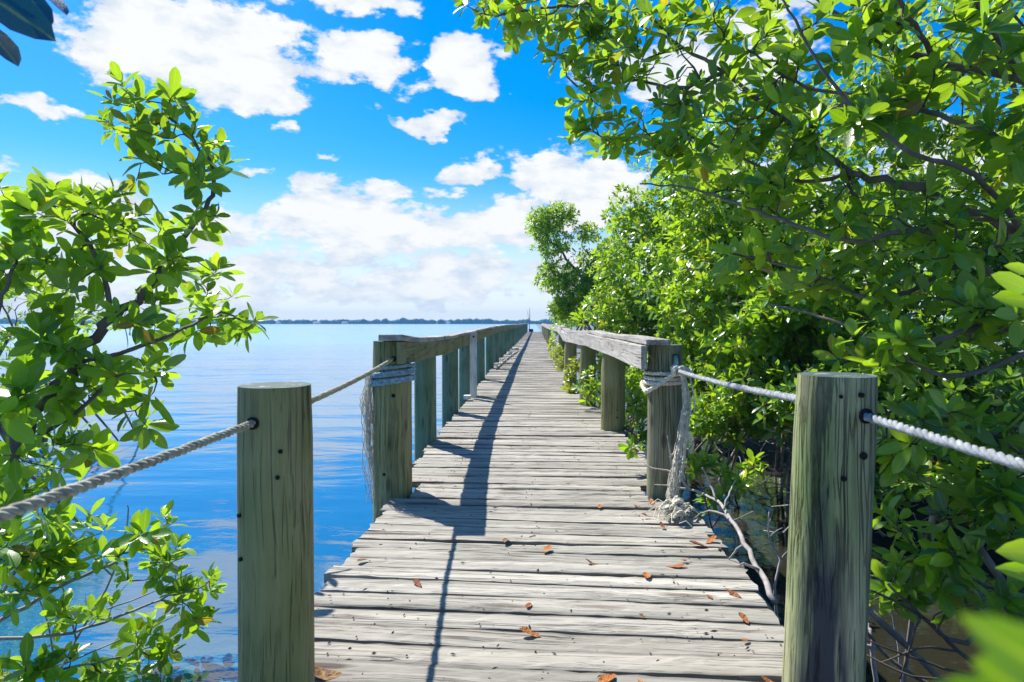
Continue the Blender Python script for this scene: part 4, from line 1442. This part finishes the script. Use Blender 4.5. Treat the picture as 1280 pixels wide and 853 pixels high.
grow('shrub', 'sparse leafy sprig growing beside the cracked end post and its rope tail', 'shrub',
     [([P(905, 720, 4.3), P(890, 660, 4.3), P(880, 620, 4.3), P(872, 600, 4.3)], .008, .004), ([P(890, 660, 4.3), P(915, 625, 4.4), P(925, 600, 4.4)], .006, .003)],
     [(880, 585, 20, 12, 4.4, .15, 13), (915, 600, 26, 14, 4.5, .15, 12), (895, 625, 20, 12, 4.4, .15, 7), (940, 580, 16, 10, 4.7, .15, 5), (868, 640, 10, 14, 4.2, .1, 3), (790, 560, 12, 8, 4.9, .1, 3)],
     leaf=.085, lod=0, singles=60, solid=.5, twig_r=.002, mat=M_LEAF, base=P(905, 720, 4.3))

# ---- bare sticks
db = empty('dead_branch', P(965, 745, 2.9), label='bleached dead branch leaning on the right deck edge', cat='branch')


def stick(parent, px, r0, r1, mat=M_DEAD, name='stem'):
    b0 = parent.location
    pts = [P(*p) - b0 for p in px]
    sp = smooth_path(pts, 4)
    sp = [p + Vector((rs.gauss(0, r0 * .3), 0, rs.gauss(0, r0 * .3))) for p in sp]
    MB().tube(sp, np.linspace(r0, r1, len(sp)), 7, lump=.15).build(name, mat, parent, True)


stick(db, [(968, 752, 2.7), (950, 715, 2.9), (932, 680, 3.1), (915, 650, 3.4), (895, 625, 3.7), (862, 612, 4.0)], .014, .007)
for px in ([(915, 650, 3.4), (895, 640, 3.5), (880, 640, 3.6), (868, 648, 3.6)], [(905, 638, 3.5), (912, 615, 3.6), (920, 600, 3.7)],
           [(895, 625, 3.7), (885, 600, 3.8), (878, 585, 3.8)], [(932, 680, 3.1), (918, 690, 3.1), (910, 702, 3.15)], [(948, 712, 2.9), (930, 705, 2.9), (925, 708, 2.9)],
           [(862, 612, 4.0), (840, 590, 4.1), (815, 585, 4.2), (800, 575, 4.3)], [(840, 590, 4.1), (838, 570, 4.1), (834, 545, 4.1)], [(838, 572, 4.1), (848, 560, 4.1), (850, 552, 4.1)],
           [(862, 612, 4.0), (840, 608, 4.05), (818, 606, 4.1)]):
    stick(db, px, .007, .003, name='twig')
# bare dark sticks low at the right corner
ds = empty('dead_branch', P(1290, 880, 2.2), label='bare dark twiggy branch over the murky water beside the split post', cat='branch')
stick(ds, [(1290, 880, 2.2), (1200, 815, 2.3), (1150, 770, 2.35), (1085, 735, 2.4)], .009, .004, M_TWIG)
for px in ([(1240, 850, 2.25), (1180, 835, 2.3), (1120, 815, 2.3), (1060, 790, 2.35)], [(1200, 815, 2.3), (1150, 810, 2.3), (1100, 830, 2.3)],
           [(1150, 770, 2.35), (1140, 800, 2.3), (1125, 850, 2.3)], [(1170, 790, 2.3), (1185, 760, 2.3), (1190, 740, 2.3)], [(1200, 850, 2.2), (1140, 845, 2.2), (1075, 815, 2.3)]):
    stick(ds, px, .005, .0025, M_TWIG, 'twig')
wsx = empty('dead_branch', P(1080, 860, 2.6), label='pale bleached sticks standing in the shallow water beside the split post', cat='branch')
stick(wsx, [(1095, 870, 2.6), (1090, 800, 2.6), (1082, 780, 2.65)], .010, .006)
stick(wsx, [(1130, 870, 2.7), (1120, 790, 2.7), (1110, 740, 2.7)], .006, .003, name='twig')
stick(wsx, [(1060, 806, 2.6), (1090, 808, 2.6), (1100, 812, 2.6)], .008, .006, name='twig')
for (pts) in ([(950, 745, 3.4), (948, 700, 3.5), (940, 660, 3.6), (938, 632, 3.6)], [(948, 700, 3.5), (962, 680, 3.5), (978, 672, 3.5)], [(940, 660, 3.6), (930, 650, 3.6)]):
    pass
ws2 = empty('dead_branch', P(975, 800, 3.3), label='thin pale twig standing in dark water just left of the split post', cat='branch')
stick(ws2, [(975, 800, 3.3), (968, 735, 3.3), (975, 700, 3.35), (962, 672, 3.4), (960, 640, 3.4)], .008, .003)
stick(ws2, [(975, 700, 3.35), (984, 690, 3.35), (992, 682, 3.3)], .004, .002, name='twig')
stick(ws2, [(962, 672, 3.4), (970, 664, 3.4), (978, 660, 3.4)], .003, .002, name='twig')
# pale bare sprigs in the left shrub
ws3 = empty('dead_branch', P(40, 900, 3.0), label='pale bare twigs rising through the low mangrove branches left of the mossy post', cat='branch')
stick(ws3, [(40, 900, 3.0), (95, 800, 3.2), (140, 720, 3.35), (158, 660, 3.4), (160, 630, 3.4)], .007, .003)
for px in ([(95, 800, 3.2), (80, 740, 3.2), (60, 690, 3.2), (50, 640, 3.2)], [(140, 720, 3.35), (110, 690, 3.3), (85, 660, 3.3)], [(110, 770, 3.3), (180, 745, 3.4), (240, 715, 3.4)], [(80, 830, 3.1), (150, 800, 3.3), (220, 770, 3.4)],
           [(70, 845, 3.1), (60, 780, 3.1), (40, 720, 3.1), (45, 670, 3.1)]):
    stick(ws3, px, .005, .002, name='twig')
# tangle of pale dead sticks in the dark root zone
tg_ = MB()
for k in range(620):
    a = Vector((g2.uniform(1.9, 5.0), g2.uniform(4.8, 8.8), g2.uniform(-.72, .6)))
    an = g2.uniform(0, 6.28)
    l_ = g2.uniform(.2, .7)
    b_ = a + Vector((math.cos(an) * l_ * .6, math.sin(an) * l_ * .6, g2.uniform(-.5, .5) * l_))
    tg_.tube([a, (a + b_) / 2 + Vector((0, 0, g2.uniform(-.05, .08))), b_], [.006, .005, .003], 4, caps=False)
tag(tg_.build('stick_tangle', M_DEAD), 'tangle of pale dead sticks in the dark under the mangroves', 'sticks', kind='stuff')


# ---- sprays very near the lens
def spray(label, specs, mat, name='leaf_spray', stem=None, tints=None):
    base = P(*stem[0])
    t = empty(name, base, label=label, cat='leaves')
    MB().tube([p - base for p in smooth_path([P(*s) for s in stem], 4)], .0028, 6).build('stem', M_TWIG, t, True)
    var = leaf_variants(mat)
    for k, (bx, by, tx, ty, Z_, roll, tn) in enumerate(specs):
        a, b_ = P(bx, by, Z_), P(tx, ty, Z_ - .02)
        d = (b_ - a)
        L = d.length
        d.normalize()
        n_ = Vector((math.sin(roll), -math.cos(roll), .3))
        n_ = (n_ - d * n_.dot(d)).normalized()
        x_ = d.cross(n_)
        o = bpy.data.objects.new('leaf', var[tn])
        Mx = Matrix((x_ * L * .75, d * L, n_ * L)).transposed().to_4x4()
        Mx.translation = a - base
        link(o, t)
        o.matrix_local = Mx
    return t


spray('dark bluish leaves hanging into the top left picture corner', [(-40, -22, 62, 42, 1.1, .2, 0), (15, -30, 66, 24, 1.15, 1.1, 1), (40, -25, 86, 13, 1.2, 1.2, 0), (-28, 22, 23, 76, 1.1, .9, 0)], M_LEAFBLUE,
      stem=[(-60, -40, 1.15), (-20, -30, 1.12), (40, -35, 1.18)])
spray('three bright lime leaves lit by sun at the right picture edge', [(1300, 370, 1244, 342, 1.3, .1, 10), (1300, 345, 1262, 330, 1.25, .3, 11), (1310, 380, 1250, 368, 1.3, -.3, 9)], M_LEAF,
      stem=[(1330, 400, 1.3), (1310, 375, 1.3), (1298, 355, 1.3)])
spray('out of focus bright green leaves close in the bottom right picture corner', [(1330, 900, 1238, 832, .17, .3, 1), (1350, 870, 1262, 800, .16, -.2, 0), (1310, 930, 1225, 858, .18, .9, 0), (1330, 720, 1262, 712, .9, .1, 9), (1330, 690, 1258, 690, .9, .2, 12)], M_LEAFD,
      stem=[(1400, 950, .2), (1360, 920, .18), (1325, 890, .17)])

# ------------------------------------------------------------------ fallen leaves
m, q, out = new_mat('dry_orange_leaf')
tc = q.n('ShaderNodeTexCoord')
oi = q.n('ShaderNodeObjectInfo')
n_ = q.noise(tc.outputs['Object'], 6, 5, .6)
c = q.mix(oi.outputs['Random'], (.48, .17, .03), (.26, .07, .025))
c = q.mix(q.rng(n_, .45, .65, 0, .6), c, (.16, .06, .025))
principled(q, out, c, .6, q.bump(n_, .5, .05), .3)
M_DRY = m
m, q, out = new_mat('dry_brown_leaf')
tc = q.n('ShaderNodeTexCoord')
n_ = q.noise(tc.outputs['Object'], 6, 5, .6)
c = q.mix(q.rng(n_, .4, .6), (.30, .16, .05), (.14, .07, .03))
principled(q, out, c, .6, q.bump(n_, .5, .05), .3)
M_DRYB = m
fall = [(749.5, 633, .06, 'small orange leaf on the boards left of the frayed rope heap'), (795, 632, .045, 'small red orange leaf just left of the curled pair by the rope heap'),
        (814, 628, .075, 'curled red leaf beside the dead twigs at the cracked post foot'), (807.6, 644.5, .055, 'flat thin orange leaf left of the frayed rope heap'),
        (828, 657, .055, 'dark red leaf touching the front of the rope heap'), (632, 675.5, .07, 'brown curled leaf on the boards just right of the railing shadow end'),
        (683.6, 686, .08, 'pointed orange leaf lying in the middle of the deck'), (666.7, 668.8, .03, 'tiny tan leaf crumb above the pointed orange leaf'),
        (453.6, 700, .055, 'orange leaf near the left deck edge over the water'), (522, 730, .06, 'upright curled orange leaf left of the thin rope shadow'),
        (740, 703.6, .065, 'brown and orange leaf near the deck centre right of the pointed leaf'), (808, 719, .075, 'cupped orange brown leaf with ribs on the right half of deck'),
        (845, 707.5, .085, 'largest orange leaf on the right half of deck'), (855.5, 698.8, .035, 'small orange scrap just above the largest right hand leaf'),
        (872.5, 681, .085, 'brown orange leaf near the right deck edge by the dead branch'), (889, 676, .08, 'bright orange leaf at the right deck edge by the dead branch'),
        (899, 685, .04, 'small orange leaf tip on the very right deck edge'), (661, 756, .05, 'small red crumpled leaf low in the deck centre'),
        (917.5, 742, .065, 'folded reddish brown leaf near the lower right deck edge'), (887, 745, .035, 'tiny orange scrap left of the folded reddish leaf'),
        (929.6, 773, .06, 'orange leaf standing on edge left of the split post'), (662, 792, .075, 'flat orange leaf lying straight across the near boards'),
        (404, 843, .13, 'big dry brown leaf beside the foot of the mossy post'), (757.7, 849, .08, 'crumpled orange leaf at the bottom edge of the view'),
        (803, 852, .045, 'small red scrap at the bottom edge right of the crumpled leaf'), (944, 839, .06, 'flat orange leaf near the foot of the split post'),
        (932, 799.5, .035, 'tiny red brown scrap above the flat leaf by the split post'), (803, 769.5, .03, 'tiny brown scrap on the right half of the near boards'), (963, 852, .05, 'small orange leaf touching the split post foot')]
fv = []
for k in range(6):
    tv, tf, ac, al = leaf_template(0, bend=rs.uniform(-.3, .1), fold=rs.uniform(.15, .6))
    v = tv.copy()
    v[:, 1] -= .5
    v[:, 2] += .13 * np.abs(v[:, 1] * 2) ** 2 * rs.uniform(.2, 1) + np.random.default_rng(k).normal(0, .02, len(v))
    v[:, 2] -= v[:, 2].min()
    fv.append((v, [tuple(x) for x in tf]))
for k, (px, py, s_, lab) in enumerate(fall):
    v, f = fv[k % 6]
    g = G(px, py, .008)
    o = MB().add(v * 1.0, f).build('fallen_leaf', M_DRYB if k in (5, 10, 7, 22, 27) else M_DRY, None, True)
    o.location = (g.x, g.y, .003)
    s_ *= 1.1
    o.scale = (s_, s_, s_)
    o.rotation_euler = (rs.uniform(-.1, .1), rs.uniform(-.1, .1), rs.uniform(0, 6.28) if k not in (3, 21) else 1.45)
    tag(o, lab, 'leaf', 'fallen leaves on the boards')

# grit and crumbs of bark on the boards
mb = MB()
g4 = random.Random(77)
for k in range(420):
    yy_ = 2.0 + 5.5 * g4.random() ** 1.5
    side = g4.random()
    xx_ = g4.uniform(-.85, .85) if side < .6 else (g4.uniform(.6, .9) if side < .85 else g4.uniform(-.9, -.7))
    s_ = g4.uniform(.002, .006)
    an = g4.uniform(0, 3.14)
    d_ = Vector((math.cos(an), math.sin(an), 0)) * s_ * g4.uniform(1, 3.5)
    n2_ = Vector((-math.sin(an), math.cos(an), 0)) * s_ * .8
    c_ = Vector((xx_, yy_, .003))
    mb.add([tuple(c_ - d_), tuple(c_ + n2_), tuple(c_ + d_), tuple(c_ - n2_), tuple(c_ + Vector((0, 0, s_ * .9)))], [(0, 3, 4), (3, 2, 4), (2, 1, 4), (1, 0, 4)])
tag(mb.build('bark_crumbs', M_TWIG), 'dark crumbs of bark and grit scattered over the near boards', 'crumbs', kind='stuff')

# ------------------------------------------------------------------ air
m = bpy.data.materials.new('haze')
m.use_nodes = True
for nd in list(m.node_tree.nodes):
    m.node_tree.nodes.remove(nd)
q = NT(m.node_tree)
out = q.n('ShaderNodeOutputMaterial')
pv = q.n('ShaderNodeVolumePrincipled')
pv.inputs['Color'].default_value = (.18, .52, .95, 1)
pv.inputs['Density'].default_value = .0006
pv.inputs['Anisotropy'].default_value = 0.0
q.put(out.inputs['Volume'], pv.outputs[0])
hb = MB().box((0, 320, 5), (2000, 840, 16)).build('haze', m)
tag(hb, kind='stuff')
